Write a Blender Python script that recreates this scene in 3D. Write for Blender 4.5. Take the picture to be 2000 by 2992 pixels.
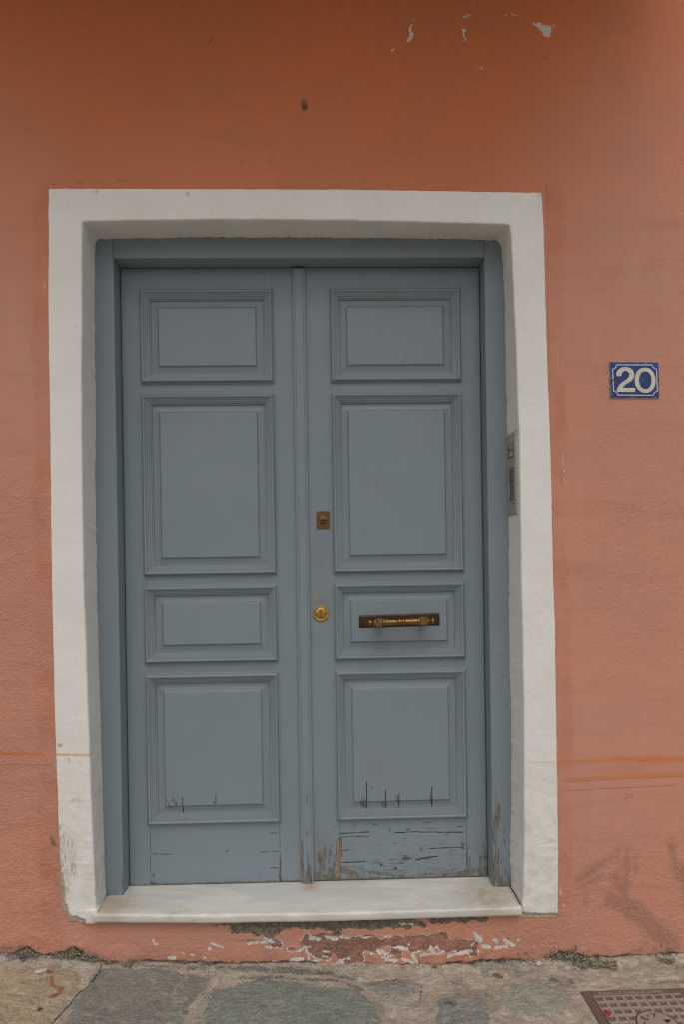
import bpy, bmesh, math, random
import numpy as np
from mathutils import Vector, Matrix
random.seed(7)
for o in list(bpy.data.objects): bpy.data.objects.remove(o)
scene = bpy.context.scene
COL = scene.collection

# ------------------------------------------------------------------ camera
CAMP = np.array([0.06107, -2.0921, 1.19634])
YAW, PIT, ROL, PPY = math.radians(1.5285), math.radians(-0.149), math.radians(-0.8337), 1645.0
_fw = np.array([math.sin(YAW)*math.cos(PIT), math.cos(YAW)*math.cos(PIT), math.sin(PIT)])
_r0 = np.array([math.cos(YAW), -math.sin(YAW), 0.0]); _u0 = np.cross(_r0, _fw)
_c, _s = math.cos(ROL), math.sin(ROL)
_r = _c*_r0+_s*_u0; _u = -_s*_r0+_c*_u0
cd = bpy.data.cameras.new('camera'); cam = bpy.data.objects.new('camera', cd); COL.objects.link(cam)
cam.matrix_world = Matrix(((_r[0], _u[0], -_fw[0], CAMP[0]), (_r[1], _u[1], -_fw[1], CAMP[1]), (_r[2], _u[2], -_fw[2], CAMP[2]), (0, 0, 0, 1)))
cd.sensor_fit = 'VERTICAL'; cd.sensor_height = 36; cd.sensor_width = 24; cd.lens = 2000/2992*36
cd.shift_y = (PPY-1496)/2992; cd.clip_start = .05; cd.clip_end = 1000
scene.camera = cam
def at(px, py, ax, val):
    """surveying helper: where the sight line through a photo point meets a plane of the place"""
    d = _fw*2000+_r*(px-1000)-_u*(py-PPY)
    t = (val-CAMP[ax])/d[ax]
    return CAMP+d*t

# ------------------------------------------------------------------ sky, sun, exposure
SUN_EL, SUN_AZ = 62, 0      # azimuth: degrees to the right of straight out from the wall
w = bpy.data.worlds.new('World'); scene.world = w; w.use_nodes = True
nt = w.node_tree; nt.nodes.clear()
sk = nt.nodes.new('ShaderNodeTexSky'); sk.sky_type = 'NISHITA'; sk.sun_disc = False
sk.sun_elevation = math.radians(SUN_EL); sk.sun_rotation = math.radians(180-SUN_AZ)
sk.air_density = 1.0; sk.dust_density = 6.0; sk.ozone_density = 1.0
hs = nt.nodes.new('ShaderNodeHueSaturation'); hs.inputs['Saturation'].default_value = .62
bg = nt.nodes.new('ShaderNodeBackground'); bg.inputs[1].default_value = .15
wo = nt.nodes.new('ShaderNodeOutputWorld')
nt.links.new(sk.outputs[0], hs.inputs['Color']); nt.links.new(hs.outputs[0], bg.inputs[0]); nt.links.new(bg.outputs[0], wo.inputs[0])
sd = bpy.data.lights.new('sun', 'SUN'); so = bpy.data.objects.new('sun', sd); COL.objects.link(so)
sd.energy = 0.55; sd.angle = math.radians(130); sd.color = (1, .985, .965)
_e, _a = math.radians(SUN_EL), math.radians(SUN_AZ)
so.rotation_euler = Vector((math.sin(_a)*math.cos(_e), -math.cos(_a)*math.cos(_e), math.sin(_e))).to_track_quat('Z', 'Y').to_euler()
so.location = (2, -4, 6)
scene.view_settings.view_transform = 'Standard'; scene.view_settings.look = 'None'
scene.view_settings.exposure = -0.40; scene.view_settings.gamma = 1; scene.view_settings.use_curve_mapping = False
scene.render.engine = 'CYCLES'; scene.cycles.filter_width = 1.15

# ------------------------------------------------------------------ noise
def _h(ix, iy, seed):
    n = (ix.astype(np.int64)*374761393+iy.astype(np.int64)*668265263+seed*1442695041) & 0x7fffffff
    n = ((n ^ (n >> 13))*1274126177) & 0x7fffffff
    n = n ^ (n >> 16)
    return (n & 0xffff)/65535.0
def vn(x, y, seed=0):
    x = np.asarray(x, float); y = np.asarray(y, float)
    ix, iy = np.floor(x), np.floor(y); fx, fy = x-ix, y-iy
    fx = fx*fx*fx*(fx*(fx*6-15)+10); fy = fy*fy*fy*(fy*(fy*6-15)+10)
    a, b, c, d = _h(ix, iy, seed), _h(ix+1, iy, seed), _h(ix, iy+1, seed), _h(ix+1, iy+1, seed)
    return a+(b-a)*fx+(c-a)*fy+(a-b-c+d)*fx*fy
def fbm(x, y, size, octv=4, seed=0, rough=.5):
    """-1..1 fractal noise, size = size of the largest features in metres"""
    s = 0; a = 1; t = 0; x = np.asarray(x, float)/size; y = np.asarray(y, float)/size
    for k in range(octv):
        cx, cy = x*math.cos(k*.9)-y*math.sin(k*.9), x*math.sin(k*.9)+y*math.cos(k*.9)
        s = s+a*(vn(cx*2**k+17.3*k, cy*2**k+5.1*k, seed+k)*2-1); t += a; a *= rough
    return s/t
def sstep(a, b, x):
    t = np.clip((x-a)/(b-a), 0, 1); return t*t*(3-2*t)
def seg(X, Y, x1, y1, x2, y2):
    dx, dy = x2-x1, y2-y1; L = dx*dx+dy*dy+1e-12
    t = np.clip(((X-x1)*dx+(Y-y1)*dy)/L, 0, 1)
    return np.hypot(X-x1-t*dx, Y-y1-t*dy), t
def caps(X, Y, items):
    """signed inside-ness (metres) of a union of capsules (x1,y1,x2,y2,r)"""
    m = np.full(np.shape(X), -1.0)
    for x1, y1, x2, y2, r in items:
        d, t = seg(X, Y, x1, y1, x2, y2); m = np.maximum(m, r-d)
    return m
def wallpx(items, y=0.0, sc=None):
    out = []
    for x1, y1, x2, y2, r in items:
        a = at(x1, y1, 1, y); b = at(x2, y2, 1, y); out.append((a[0], a[2], b[0], b[2], r*.00105 if sc is None else r*sc))
    return out
def inpoly(X, Y, poly):
    c = np.zeros(np.shape(X), bool); n = len(poly)
    for i in range(n):
        x1, y1 = poly[i]; x2, y2 = poly[(i+1) % n]
        if y1 == y2: continue
        c ^= ((y1 > Y) != (y2 > Y)) & (X < (x2-x1)*(Y-y1)/(y2-y1)+x1)
    return c
def polydist(X, Y, poly):
    m = np.full(np.shape(X), 9.0); n = len(poly)
    for i in range(n):
        d, t = seg(X, Y, *poly[i], *poly[(i+1) % n]); m = np.minimum(m, d)
    return m

# ------------------------------------------------------------------ node materials
class M:
    def __init__(s, name, rough=.7, metal=0, spec=.5):
        s.m = bpy.data.materials.new(name); s.m.use_nodes = True; s.t = s.m.node_tree
        s.b = s.t.nodes['Principled BSDF']; s.set('Roughness', rough); s.set('Metallic', metal); s.set('Specular IOR Level', spec)
        s.P = s.n('ShaderNodeNewGeometry').outputs['Position']
    def n(s, t, **k):
        nd = s.t.nodes.new(t)
        for a, b in k.items(): setattr(nd, a, b)
        return nd
    def put(s, sock, v):
        if v is None: return
        if isinstance(v, bpy.types.NodeSocket): s.t.links.new(v, sock)
        else:
            if isinstance(v, tuple) and len(v) == 3 and len(sock.default_value) == 4: v = (*v, 1)
            sock.default_value = v
    def set(s, k, v): s.put(s.b.inputs[k], v)
    def attr(s, name, out='Fac'):
        return s.n('ShaderNodeAttribute', attribute_name=name).outputs[out]
    def math(s, op, a, b=None, c=None, clamp=False):
        nd = s.n('ShaderNodeMath', operation=op, use_clamp=clamp); s.put(nd.inputs[0], a)
        if b is not None: s.put(nd.inputs[1], b)
        if c is not None: s.put(nd.inputs[2], c)
        return nd.outputs[0]
    def scale(s, v, vec):
        nd = s.n('ShaderNodeVectorMath', operation='MULTIPLY'); s.put(nd.inputs[0], v); nd.inputs[1].default_value = vec; return nd.outputs[0]
    def xyz(s, v=None):
        nd = s.n('ShaderNodeSeparateXYZ'); s.put(nd.inputs[0], v or s.P); return nd.outputs
    def noise(s, scale, detail=4, rough=.55, vec=None, dist=0):
        nd = s.n('ShaderNodeTexNoise'); s.put(nd.inputs['Vector'], vec or s.P)
        nd.inputs['Scale'].default_value = scale; nd.inputs['Detail'].default_value = detail
        nd.inputs['Roughness'].default_value = rough; nd.inputs['Distortion'].default_value = dist
        return nd.outputs['Fac']
    def vor(s, scale, feature='F1', vec=None, out='Distance'):
        nd = s.n('ShaderNodeTexVoronoi', feature=feature); s.put(nd.inputs['Vector'], vec or s.P); nd.inputs['Scale'].default_value = scale
        return nd.outputs[out]
    def map(s, v, a, b, c=0.0, d=1.0):
        nd = s.n('ShaderNodeMapRange'); nd.interpolation_type = 'SMOOTHSTEP'; s.put(nd.inputs[0], v)
        for i, q in enumerate((a, b, c, d)): nd.inputs[i+1].default_value = q
        return nd.outputs[0]
    def mix(s, f, a, b, mode='MIX'):
        nd = s.n('ShaderNodeMix', data_type='RGBA', blend_type=mode); s.put(nd.inputs[0], f); s.put(nd.inputs[6], a); s.put(nd.inputs[7], b)
        return nd.outputs[2]
    def bump(s, h, dist=.001, strength=1, normal=None):
        nd = s.n('ShaderNodeBump'); nd.inputs['Distance'].default_value = dist; nd.inputs['Strength'].default_value = strength
        s.put(nd.inputs['Height'], h)
        if normal is not None: s.put(nd.inputs['Normal'], normal)
        return nd.outputs[0]

def mat_wall():
    m = M('terracotta_plaster', .92, spec=.25)
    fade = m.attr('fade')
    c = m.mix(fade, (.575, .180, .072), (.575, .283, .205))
    n1 = m.noise(3.1, 5, .6); n2 = m.noise(38, 5, .65); n3 = m.noise(420, 3, .6)
    c = m.mix(m.map(n1, .35, .7), c, m.mix(1, c, (1.1, 1.02, .94), 'MULTIPLY'))
    c = m.mix(m.map(n2, .40, .75, 0, .2), c, (.57, .28, .195))
    c = m.mix(m.map(m.noise(16, 5, .65, m.scale(m.P, (.16, 1, 1)), dist=.4), .5, .72, 0, .28), c, (.43, .19, .125))
    c = m.mix(m.math('MULTIPLY', fade, m.map(m.noise(13, 5, .65, m.scale(m.P, (1, 1, .14)), dist=.3), .52, .74, 0, .22)), c, (.64, .37, .29))
    c = m.mix(m.map(n3, .55, .8, 0, .25), c, (.26, .10, .06))
    c = m.mix(m.math('MULTIPLY', m.attr('edge'), m.map(m.noise(9, 3), .35, .7, .05, .55)), c, (.50, .185, .095))
    spk = m.map(m.vor(55), .035, .07, 1, 0); spk = m.math('MULTIPLY', spk, m.map(m.noise(6, 2), .55, .62))
    c = m.mix(m.math('MULTIPLY', spk, .7), c, (.09, .04, .025))
    c = m.mix(m.math('MULTIPLY', m.attr('orange'), m.map(m.noise(140, 4), .25, .6, .55, 1)), c, (.62, .19, .03))
    c = m.mix(m.math('MULTIPLY', m.attr('dirt'), m.map(m.noise(170, 5, .7), .3, .65, .25, 1)), c, (.15, .105, .088))
    def crisp(name, sc, amp, w_=.05):
        # the attribute is a distance in centimetres to the edge of the patch; noise breaks that edge up
        n_ = m.math('ADD', m.math('MULTIPLY', m.math('SUBTRACT', m.noise(sc, 4, .7), .5), amp), m.attr(name)); return m.map(n_, -w_, w_)
    c = m.mix(crisp('conc', 110, 1.6), c, m.mix(m.map(m.noise(120, 6, .7), .3, .7), (.10, .078, .052), (.29, .25, .18)))
    c = m.mix(m.math('MULTIPLY', crisp('erode', 120, 2.0, .12), m.map(m.noise(16, 3), .3, .55, .45, 1)), c, m.mix(m.map(m.noise(260, 5, .8), .38, .62), (.13, .085, .062), (.42, .215, .155)))
    er = m.math('ADD', m.math('MULTIPLY', m.math('SUBTRACT', m.noise(120, 4, .7), .5), 2.0), m.attr('erode'))
    rim = m.math('MULTIPLY', m.map(m.math('ABSOLUTE', m.math('ADD', er, .12)), .14, .26, 1, 0), m.map(m.noise(30, 2), .47, .53))
    c = m.mix(m.math('MAXIMUM', rim, crisp('white', 170, 1.5, .04)), c, m.mix(m.map(m.noise(220, 4), .42, .75), (.72, .70, .64), (.42, .38, .30)))
    c = m.mix(m.attr('base'), c, m.mix(m.map(m.noise(90, 6, .7), .35, .7), (.09, .075, .05), (.42, .36, .27)))
    c = m.mix(m.attr('moss'), c, m.mix(m.map(m.noise(160, 4), .4, .7), (.05, .055, .022), (.22, .21, .10)))
    m.set('Base Color', c)
    rgh = m.attr('rough')
    h = m.math('ADD', m.math('MULTIPLY', m.noise(120, 5, .62), m.math('MULTIPLY_ADD', rgh, 2.1, .4)), m.math('MULTIPLY', m.noise(600, 3, .6), .35))
    st = m.noise(60, 4, .6, m.scale(m.P, (1, 1, .12)))
    h = m.math('ADD', h, m.math('MULTIPLY', st, m.math('MULTIPLY', m.attr('edge'), 1.5)))
    sh = m.noise(40, 4, .6, m.scale(m.P, (.3, 1, 1)))
    h = m.math('ADD', h, m.math('MULTIPLY', sh, m.math('MULTIPLY', m.attr('hstroke'), 1.8)))
    m.set('Normal', m.bump(h, .0030, .85)); return m.m
def mat_white():
    m = M('white_limewash', .85, spec=.3)
    n = m.noise(7, 4, .6)
    c = m.mix(m.map(n, .3, .75), (.80, .787, .745), (.755, .738, .69))
    c = m.mix(m.map(m.noise(60, 5), .55, .8, 0, .15), c, (.50, .45, .36))
    z = m.xyz()[2]
    c = m.mix(m.math('MULTIPLY', m.map(z, .75, .15), m.map(m.noise(22, 4), .42, .7, 0, .55)), c, (.60, .55, .42))
    c = m.mix(m.math('MULTIPLY', m.attr('rust'), m.map(m.noise(90, 4), .2, .65, .5, 1)), c, (.62, .33, .05))
    c = m.mix(m.math('MULTIPLY', m.attr('grime'), m.map(m.noise(260, 5, .75, m.scale(m.P, (1, 1, .10))), .44, .62, 0, .85)), c, (.24, .225, .19))
    c = m.mix(m.attr('chip'), c, m.mix(m.map(m.noise(90, 4), .4, .7), (.36, .31, .22), (.48, .43, .33)))
    spk = m.math('MULTIPLY', m.map(m.vor(40), .03, .06, 1, 0), m.map(m.noise(11, 2), .56, .62))
    c = m.mix(m.math('MULTIPLY', spk, .7), c, (.2, .16, .1))
    m.set('Base Color', c)
    wet = m.map(z, .9, .2, .35, 1.3)
    h = m.math('ADD', m.math('MULTIPLY', m.noise(170, 5, .6), wet), m.math('MULTIPLY', m.noise(70, 3, .5, m.scale(m.P, (1, 1, .2))), .5))
    m.set('Normal', m.bump(h, .002, .6)); return m.m
def mat_door():
    m = M('blue_grey_door_paint', .48, spec=.4)
    base = m.mix(m.map(m.noise(2.5, 3), .35, .7), (.224, .274, .304), (.212, .262, .295))
    grv = m.noise(260, 4, .6, m.scale(m.P, (1, 1, .04)))
    c = m.mix(m.map(grv, .42, .72, 0, .2), base, (.17, .205, .228))
    c = m.mix(m.math('MULTIPLY', m.attr('grub'), m.map(m.noise(45, 5, .7), .3, .65, .35, 1)), c, (.15, .125, .095))
    c = m.mix(m.map(m.noise(14, 5), .58, .78, 0, .3), c, (.19, .19, .175))
    # wear rises towards the foot of the door
    z = m.xyz()[2]
    low = m.map(z, .42, .12, 0, 1)
    wv_ = m.noise(55, 6, .7, m.scale(m.P, (2.2, 2.2, .22))); wh_ = m.noise(60, 6, .7, m.scale(m.P, (.2, 1, 2.2)))
    hg = m.attr('hgrain'); wn = m.math('ADD', m.math('MULTIPLY', wv_, m.math('SUBTRACT', 1.0, hg)), m.math('MULTIPLY', m.math('SUBTRACT', wh_, .035), hg))
    wmask = m.map(m.math('ADD', wn, m.math('MULTIPLY', m.math('MULTIPLY', low, m.attr('wearzone')), .26)), .71, .735)
    bare = m.math('MAXIMUM', m.math('MULTIPLY', wmask, m.attr('wearzone')), m.attr('bare'))
    wood = m.mix(m.map(m.noise(300, 4, .6, m.scale(m.P, (1, 1, .08))), .35, .7), (.10, .095, .08), (.25, .235, .20))
    c = m.mix(bare, c, wood)
    c = m.mix(m.attr('raw'), c, m.mix(m.map(m.noise(200, 3), .4, .65), (.44, .23, .085), (.28, .14, .06)))
    c = m.mix(m.attr('crack'), c, (.05, .043, .036))
    m.set('Base Color', c)
    m.set('Roughness', m.math('MULTIPLY_ADD', bare, .35, .48))
    h = m.math('SUBTRACT', m.math('ADD', m.math('MULTIPLY', grv, .5), m.math('MULTIPLY', m.noise(90, 3), .4)), m.math('MULTIPLY', bare, .9))
    m.set('Normal', m.bump(h, .0009, .55)); return m.m
def mat_marble():
    m = M('worn_white_marble', .38, spec=.45)
    v = m.noise(5, 6, .6, m.scale(m.P, (.7, 2.0, 1)), dist=1.2)
    c = m.mix(m.map(v, .38, .62), (.68, .665, .61), (.57, .57, .545))
    c = m.mix(m.map(m.noise(14, 5, .6, dist=.8), .52, .72, 0, .65), c, (.55, .48, .35))
    y = m.xyz()[1]
    c = m.mix(m.map(y, -.014, -.024, 0, .3), c, (.58, .52, .41))
    c = m.mix(m.math('MULTIPLY', m.attr('stain'), m.map(m.noise(30, 4), .3, .7, .3, 1)), c, (.42, .31, .17))
    c = m.mix(m.map(m.noise(110, 5, .7), .66, .74, 0, .6), c, (.36, .30, .2))
    m.set('Base Color', c); m.set('Roughness', m.map(m.noise(30, 4), .3, .7, .3, .55))
    m.set('Normal', m.bump(m.noise(120, 5), .0006, .5)); return m.m
def mat_ground():
    m = M('flagstone_and_mortar', .9, spec=.3)
    tint = m.mix(1, m.attr('tint', 'Color'), (1.78, 1.75, 1.72), 'MULTIPLY'); st = m.attr('stone')
    n1 = m.noise(26, 7, .68); n2 = m.noise(150, 6, .7); n3 = m.noise(520, 4, .65); n4 = m.noise(9, 5, .6)
    str_ = m.noise(70, 5, .65, m.scale(m.P, (.25, 1.2, 1)))
    mort = m.mix(m.map(n1, .3, .7), (.46, .385, .295), (.74, .65, .52))
    mort = m.mix(m.map(n4, .5, .75, 0, .7), mort, (.34, .305, .25))
    ston = m.mix(m.map(n1, .35, .7, 0, .6), tint, m.mix(1, tint, (.62, .66, .66), 'MULTIPLY'))
    ston = m.mix(m.map(str_, .5, .75, 0, .6), ston, m.mix(1, tint, (1.35, 1.3, 1.2), 'MULTIPLY'))
    ston = m.mix(m.map(n4, .53, .66, 0, .7), ston, (.45, .39, .30))
    edge = m.map(m.math('ADD', st, m.math('ADD', m.math('MULTIPLY', m.math('SUBTRACT', n1, .5), 1.5), m.math('MULTIPLY', m.math('SUBTRACT', n2, .5), .7))), .36, .60)
    c = m.mix(edge, mort, ston)
    c = m.mix(m.map(n2, .52, .70, 0, .7), c, (.64, .58, .48))
    fis = m.noise(34, 7, .75, m.scale(m.P, (.5, 1.3, 1)), dist=.6); fis = m.map(m.math('ABSOLUTE', m.math('SUBTRACT', fis, .5)), .0, .012, .55, 0)
    c = m.mix(m.math('MULTIPLY', fis, m.map(n4, .4, .6)), c, (.10, .085, .065))
    c = m.mix(m.map(n2, .44, .30, 0, .75), c, (.12, .10, .08))
    c = m.mix(m.map(n3, .56, .68, 0, .65), c, (.68, .64, .56))
    c = m.mix(m.map(m.noise(210, 4, .8), .60, .66, 0, .55), c, (.13, .115, .09))
    c = m.mix(m.map(n3, .44, .32, 0, .6), c, (.12, .11, .095))
    dk = m.math('ADD', m.attr('dark'), m.math('ADD', m.math('MULTIPLY', m.math('SUBTRACT', n1, .5), 5.0), m.math('MULTIPLY', m.math('SUBTRACT', n2, .5), 3.0)))
    c = m.mix(m.math('MULTIPLY', m.map(dk, -.5, .6, 0, .85), m.map(n2, .32, .62, .5, 1)), c, (.115, .112, .11))
    c = m.mix(m.math('MULTIPLY', m.attr('moss'), m.map(n2, .35, .6, .3, 1)), c, (.10, .10, .045))
    c = m.mix(m.attr('red'), c, m.mix(n2, (.55, .22, .15), (.42, .17, .12)))
    c = m.mix(m.attr('crackg'), c, (.055, .045, .035))
    m.set('Base Color', c)
    pit = m.map(m.vor(75), .0, .35, 0, 1)
    h = m.math('ADD', m.math('ADD', m.math('MULTIPLY', n2, 1.1), m.math('MULTIPLY', pit, .35)), m.math('ADD', m.math('MULTIPLY', n3, .6), m.math('MULTIPLY', str_, .6)))
    m.set('Normal', m.bump(m.math('SUBTRACT', h, m.math('MULTIPLY', fis, .3)), .007, 1)); return m.m
def mat_metal(name, c1, c2, rough=.4, metal=1.0, sc=120, bump=.0004):
    m = M(name, rough, metal)
    n = m.noise(sc, 5, .65)
    m.set('Base Color', m.mix(m.map(n, .35, .7), c1, c2)); m.set('Roughness', m.map(m.noise(sc*1.7, 3), .3, .7, rough-.1, rough+.15))
    m.set('Normal', m.bump(n, bump, .6)); return m.m
def mat_plain(name, c1, c2, rough=.8, sc=60, bump=.0005):
    m = M(name, rough, 0, .35); n = m.noise(sc, 5, .6)
    m.set('Base Color', m.mix(m.map(n, .35, .7), c1, c2)); m.set('Normal', m.bump(n, bump, .6)); return m.m
def mat_cover():
    m = M('rusty_cast_iron', .62, 0, .5)
    up = m.attr('rib'); n = m.noise(300, 5, .7)
    lo = m.mix(m.map(n, .3, .7), (.125, .080, .065), (.22, .15, .125)); hi = m.mix(m.map(n, .3, .7), (.40, .345, .285), (.27, .22, .18))
    c = m.mix(up, lo, hi); c = m.mix(m.attr('groove'), c, (.05, .042, .036))
    c = m.mix(m.math('MULTIPLY', m.attr('border'), .8), c, m.mix(m.map(n, .35, .7), (.12, .078, .06), (.19, .14, .11)))
    c = m.mix(m.map(m.noise(700, 3, .7), .68, .75, 0, .7), c, (.45, .40, .32))
    m.set('Base Color', c); m.set('Metallic', .25); m.set('Normal', m.bump(n, .0012, .7)); return m.m
def mat_enamel():
    m = M('blue_enamel', .32, spec=.5)
    n = m.noise(45, 5, .65)
    c = m.mix(m.map(n, .4, .7), (.014, .030, .155), (.020, .042, .20))
    e = m.attr('worn')
    k = m.map(m.math('ADD', m.noise(90, 6, .7), m.math('MULTIPLY', e, .22)), .62, .76, 0, .6)
    c = m.mix(k, c, (.16, .20, .28)); m.set('Base Color', c); return m.m
MW, MS, MD, MM, MG = mat_wall(), mat_white(), mat_door(), mat_marble(), mat_ground()
M_BRASS = mat_metal('bright_brass', (.54, .35, .10), (.38, .23, .065), .34)
M_OLD = mat_metal('aged_brass', (.34, .21, .075), (.14, .08, .032), .36, .9)
M_DARKB = mat_metal('tarnished_brass_plate', (.040, .024, .015), (.075, .042, .021), .5, .5)
M_LOCKB = mat_metal('dull_brass_lock', (.20, .115, .035), (.12, .068, .028), .45, .8)
M_BLACK = mat_plain('dark_hollow', (.012, .010, .008), (.02, .016, .012), .9)
M_STEEL = mat_metal('brushed_steel', (.50, .48, .44), (.42, .40, .36), .5, .45, 40, .0001)
M_STEELD = mat_plain('grey_button', (.40, .39, .36), (.33, .32, .29), .5)
M_ENAM = mat_enamel()
M_LETTER = mat_plain('white_enamel', (.66, .64, .55), (.56, .53, .44), .35)
M_LINE = mat_plain('pale_blue_enamel_line', (.50, .58, .64), (.42, .5, .58), .35)
M_RUST = mat_plain('rusty_screw', (.09, .04, .02), (.16, .07, .03), .8)
M_COVER = mat_cover()
M_IRON = mat_plain('dark_iron_relief', (.055, .045, .04), (.09, .072, .06), .6, 300)
M_PENCIL = mat_plain('pencil_graphite', (.36, .18, .13), (.42, .21, .15), .8)
M_PIPE = mat_plain('old_lead_pipe', (.22, .21, .19), (.12, .11, .10), .7, 150)
M_LEAF = mat_plain('dry_brown_leaf', (.16, .07, .025), (.25, .12, .045), .7, 200)
M_OLIVE = mat_plain('olive_leaf_surface', (.11, .12, .04), (.17, .16, .06), .6, 200)
M_YELL = mat_plain('yellow_leaf_surface', (.38, .21, .05), (.28, .14, .03), .6, 200)
M_PETAL = mat_plain('red_petal_surface', (.62, .02, .045), (.42, .012, .03), .5, 200)
M_PETALD = mat_plain('magenta_petal_surface', (.24, .008, .06), (.16, .005, .04), .5, 200)
M_GRIT = mat_plain('pale_grit', (.55, .52, .46), (.38, .34, .28), .85, 300)
M_MOSS = mat_plain('moss_and_lichen', (.13, .13, .07), (.42, .39, .31), .95, 90)
M_CEIL = mat_plain('terracotta_soffit', (.42, .16, .07), (.36, .13, .06), .9, 4)
M_CONC = mat_plain('interior_dark_plaster', (.05, .05, .05), (.06, .06, .06), .9, 4)

# ------------------------------------------------------------------ object helpers
def link(name, me, mat=None, parent=None):
    o = bpy.data.objects.new(name, me); COL.objects.link(o)
    if mat is not None and me is not None: me.materials.append(mat)
    if parent is not None: o.parent = parent
    return o
def empty(name, loc=(0, 0, 0), parent=None):
    o = bpy.data.objects.new(name, None); COL.objects.link(o); o.location = loc; o.empty_display_size = .05
    if parent: o.parent = parent
    return o
def tag(o, label=None, cat=None, group=None, kind=None):
    if label: o['label'] = label
    if cat: o['category'] = cat
    if group: o['group'] = group
    if kind: o['kind'] = kind
    return o
def local(o, parent):
    """keep geometry written in world coordinates in place under a parent that sits elsewhere"""
    bpy.context.view_layer.update()
    o.matrix_parent_inverse = parent.matrix_world.inverted()
def part(o, parent):
    o.parent = parent; local(o, parent); return o
def mesh_np(name, V, F, attrs=None, smooth=True):
    me = bpy.data.meshes.new(name); V = np.asarray(V, np.float32); F = np.asarray(F, np.int32)
    me.vertices.add(len(V)); me.vertices.foreach_set('co', V.ravel())
    me.loops.add(F.size); me.loops.foreach_set('vertex_index', F.ravel())
    me.polygons.add(len(F)); me.polygons.foreach_set('loop_start', np.arange(0, F.size, F.shape[1], dtype=np.int32))
    me.update(calc_edges=True)
    if smooth: me.polygons.foreach_set('use_smooth', np.ones(len(F), bool))
    for k, a in (attrs or {}).items():
        a = np.asarray(a)
        if a.ndim == 2:
            at_ = me.attributes.new(k, 'FLOAT_COLOR', 'POINT'); c = np.ones((len(V), 4), np.float32); c[:, :3] = a; at_.data.foreach_set('color', c.ravel())
        else:
            at_ = me.attributes.new(k, 'FLOAT', 'POINT'); at_.data.foreach_set('value', a.astype(np.float32).ravel())
    return me
def gridfaces(n, m, keep=None, flip=False):
    i, j = np.meshgrid(np.arange(n-1), np.arange(m-1), indexing='ij')
    a = (i*m+j); F = np.stack([a, a+m, a+m+1, a+1], -1)
    if flip: F = F[..., ::-1]
    if keep is not None: F = F[keep]
    return F.reshape(-1, 4)
def compact(V, F, attrs):
    used = np.zeros(len(V), bool); used[F.ravel()] = True
    idx = np.cumsum(used)-1
    return V[used], idx[F], {k: a[used] for k, a in attrs.items()}
def lines(*parts):
    """(start, end, step) runs and single values merged into one sorted grid-line list"""
    out = []
    for p in parts:
        if isinstance(p, tuple): out += list(np.linspace(p[0], p[1], max(2, int(round((p[1]-p[0])/p[2]))+1)))
        elif isinstance(p, (list, np.ndarray)): out += list(p)
        else: out.append(p)
    out = np.array(sorted(out)); k = np.concatenate([[True], np.diff(out) > 2e-4]); return out[k]
def wallsheet(name, xs, zs, yf, af, mat, keep=None):
    X, Z = np.meshgrid(xs, zs, indexing='ij'); Y = yf(X, Z)
    V = np.stack([X, Y, Z], -1).reshape(-1, 3)
    kp = None
    if keep is not None:
        cx = (X[:-1, :-1]+X[1:, 1:])/2; cz = (Z[:-1, :-1]+Z[1:, 1:])/2; kp = keep(cx, cz)
    F = gridfaces(len(xs), len(zs), kp)      # normal towards -y
    at_ = {k: np.broadcast_to(a, X.shape).reshape(-1) for k, a in af(X, Z).items()} if af else {}
    V, F, at_ = compact(V, F, at_)
    return mesh_np(name, V, F, at_)
def boxes_mesh(name, bs, bevel=0, segs=2):
    bm = bmesh.new()
    for (x0, x1, y0, y1, z0, z1) in bs:
        r = bmesh.ops.create_cube(bm, size=1)
        bmesh.ops.scale(bm, vec=(x1-x0, y1-y0, z1-z0), verts=r['verts']); bmesh.ops.translate(bm, vec=((x0+x1)/2, (y0+y1)/2, (z0+z1)/2), verts=r['verts'])
    if bevel: bmesh.ops.bevel(bm, geom=bm.edges[:], offset=bevel, segments=segs, affect='EDGES', profile=.6)
    me = bpy.data.meshes.new(name); bm.to_mesh(me); bm.free()
    if bevel:
        me.polygons.foreach_set('use_smooth', np.ones(len(me.polygons), bool)); me.set_sharp_from_angle(angle=math.radians(35))
    return me
def lathe_mesh(name, prof, n=32, axis='y', closed=True, scale=(1, 1)):
    """prof: list of (r, t) along the axis"""
    V = []; F = []
    for r, t in prof:
        for k in range(n):
            a = 2*math.pi*k/n; c, s = r*math.cos(a)*scale[0], r*math.sin(a)*scale[1]
            V.append((c, t, s) if axis == 'y' else ((t, c, s) if axis == 'x' else (c, s, t)))
    for i in range(len(prof)-1):
        for k in range(n):
            F.append((i*n+k, i*n+(k+1) % n, (i+1)*n+(k+1) % n, (i+1)*n+k))
    me = bpy.data.meshes.new(name); me.from_pydata(V, [], F)
    bm = bmesh.new(); bm.from_mesh(me)
    if closed:
        bm.verts.ensure_lookup_table()
        for base in (0, (len(prof)-1)*n):
            if prof[0 if base == 0 else -1][0] > 1e-5: bm.faces.new([bm.verts[base+k] for k in range(n)])
    bmesh.ops.remove_doubles(bm, verts=bm.verts, dist=1e-6)
    bmesh.ops.recalc_face_normals(bm, faces=bm.faces); bm.to_mesh(me); bm.free()
    me.polygons.foreach_set('use_smooth', np.ones(len(me.polygons), bool)); me.set_sharp_from_angle(angle=math.radians(40))
    return me
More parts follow.
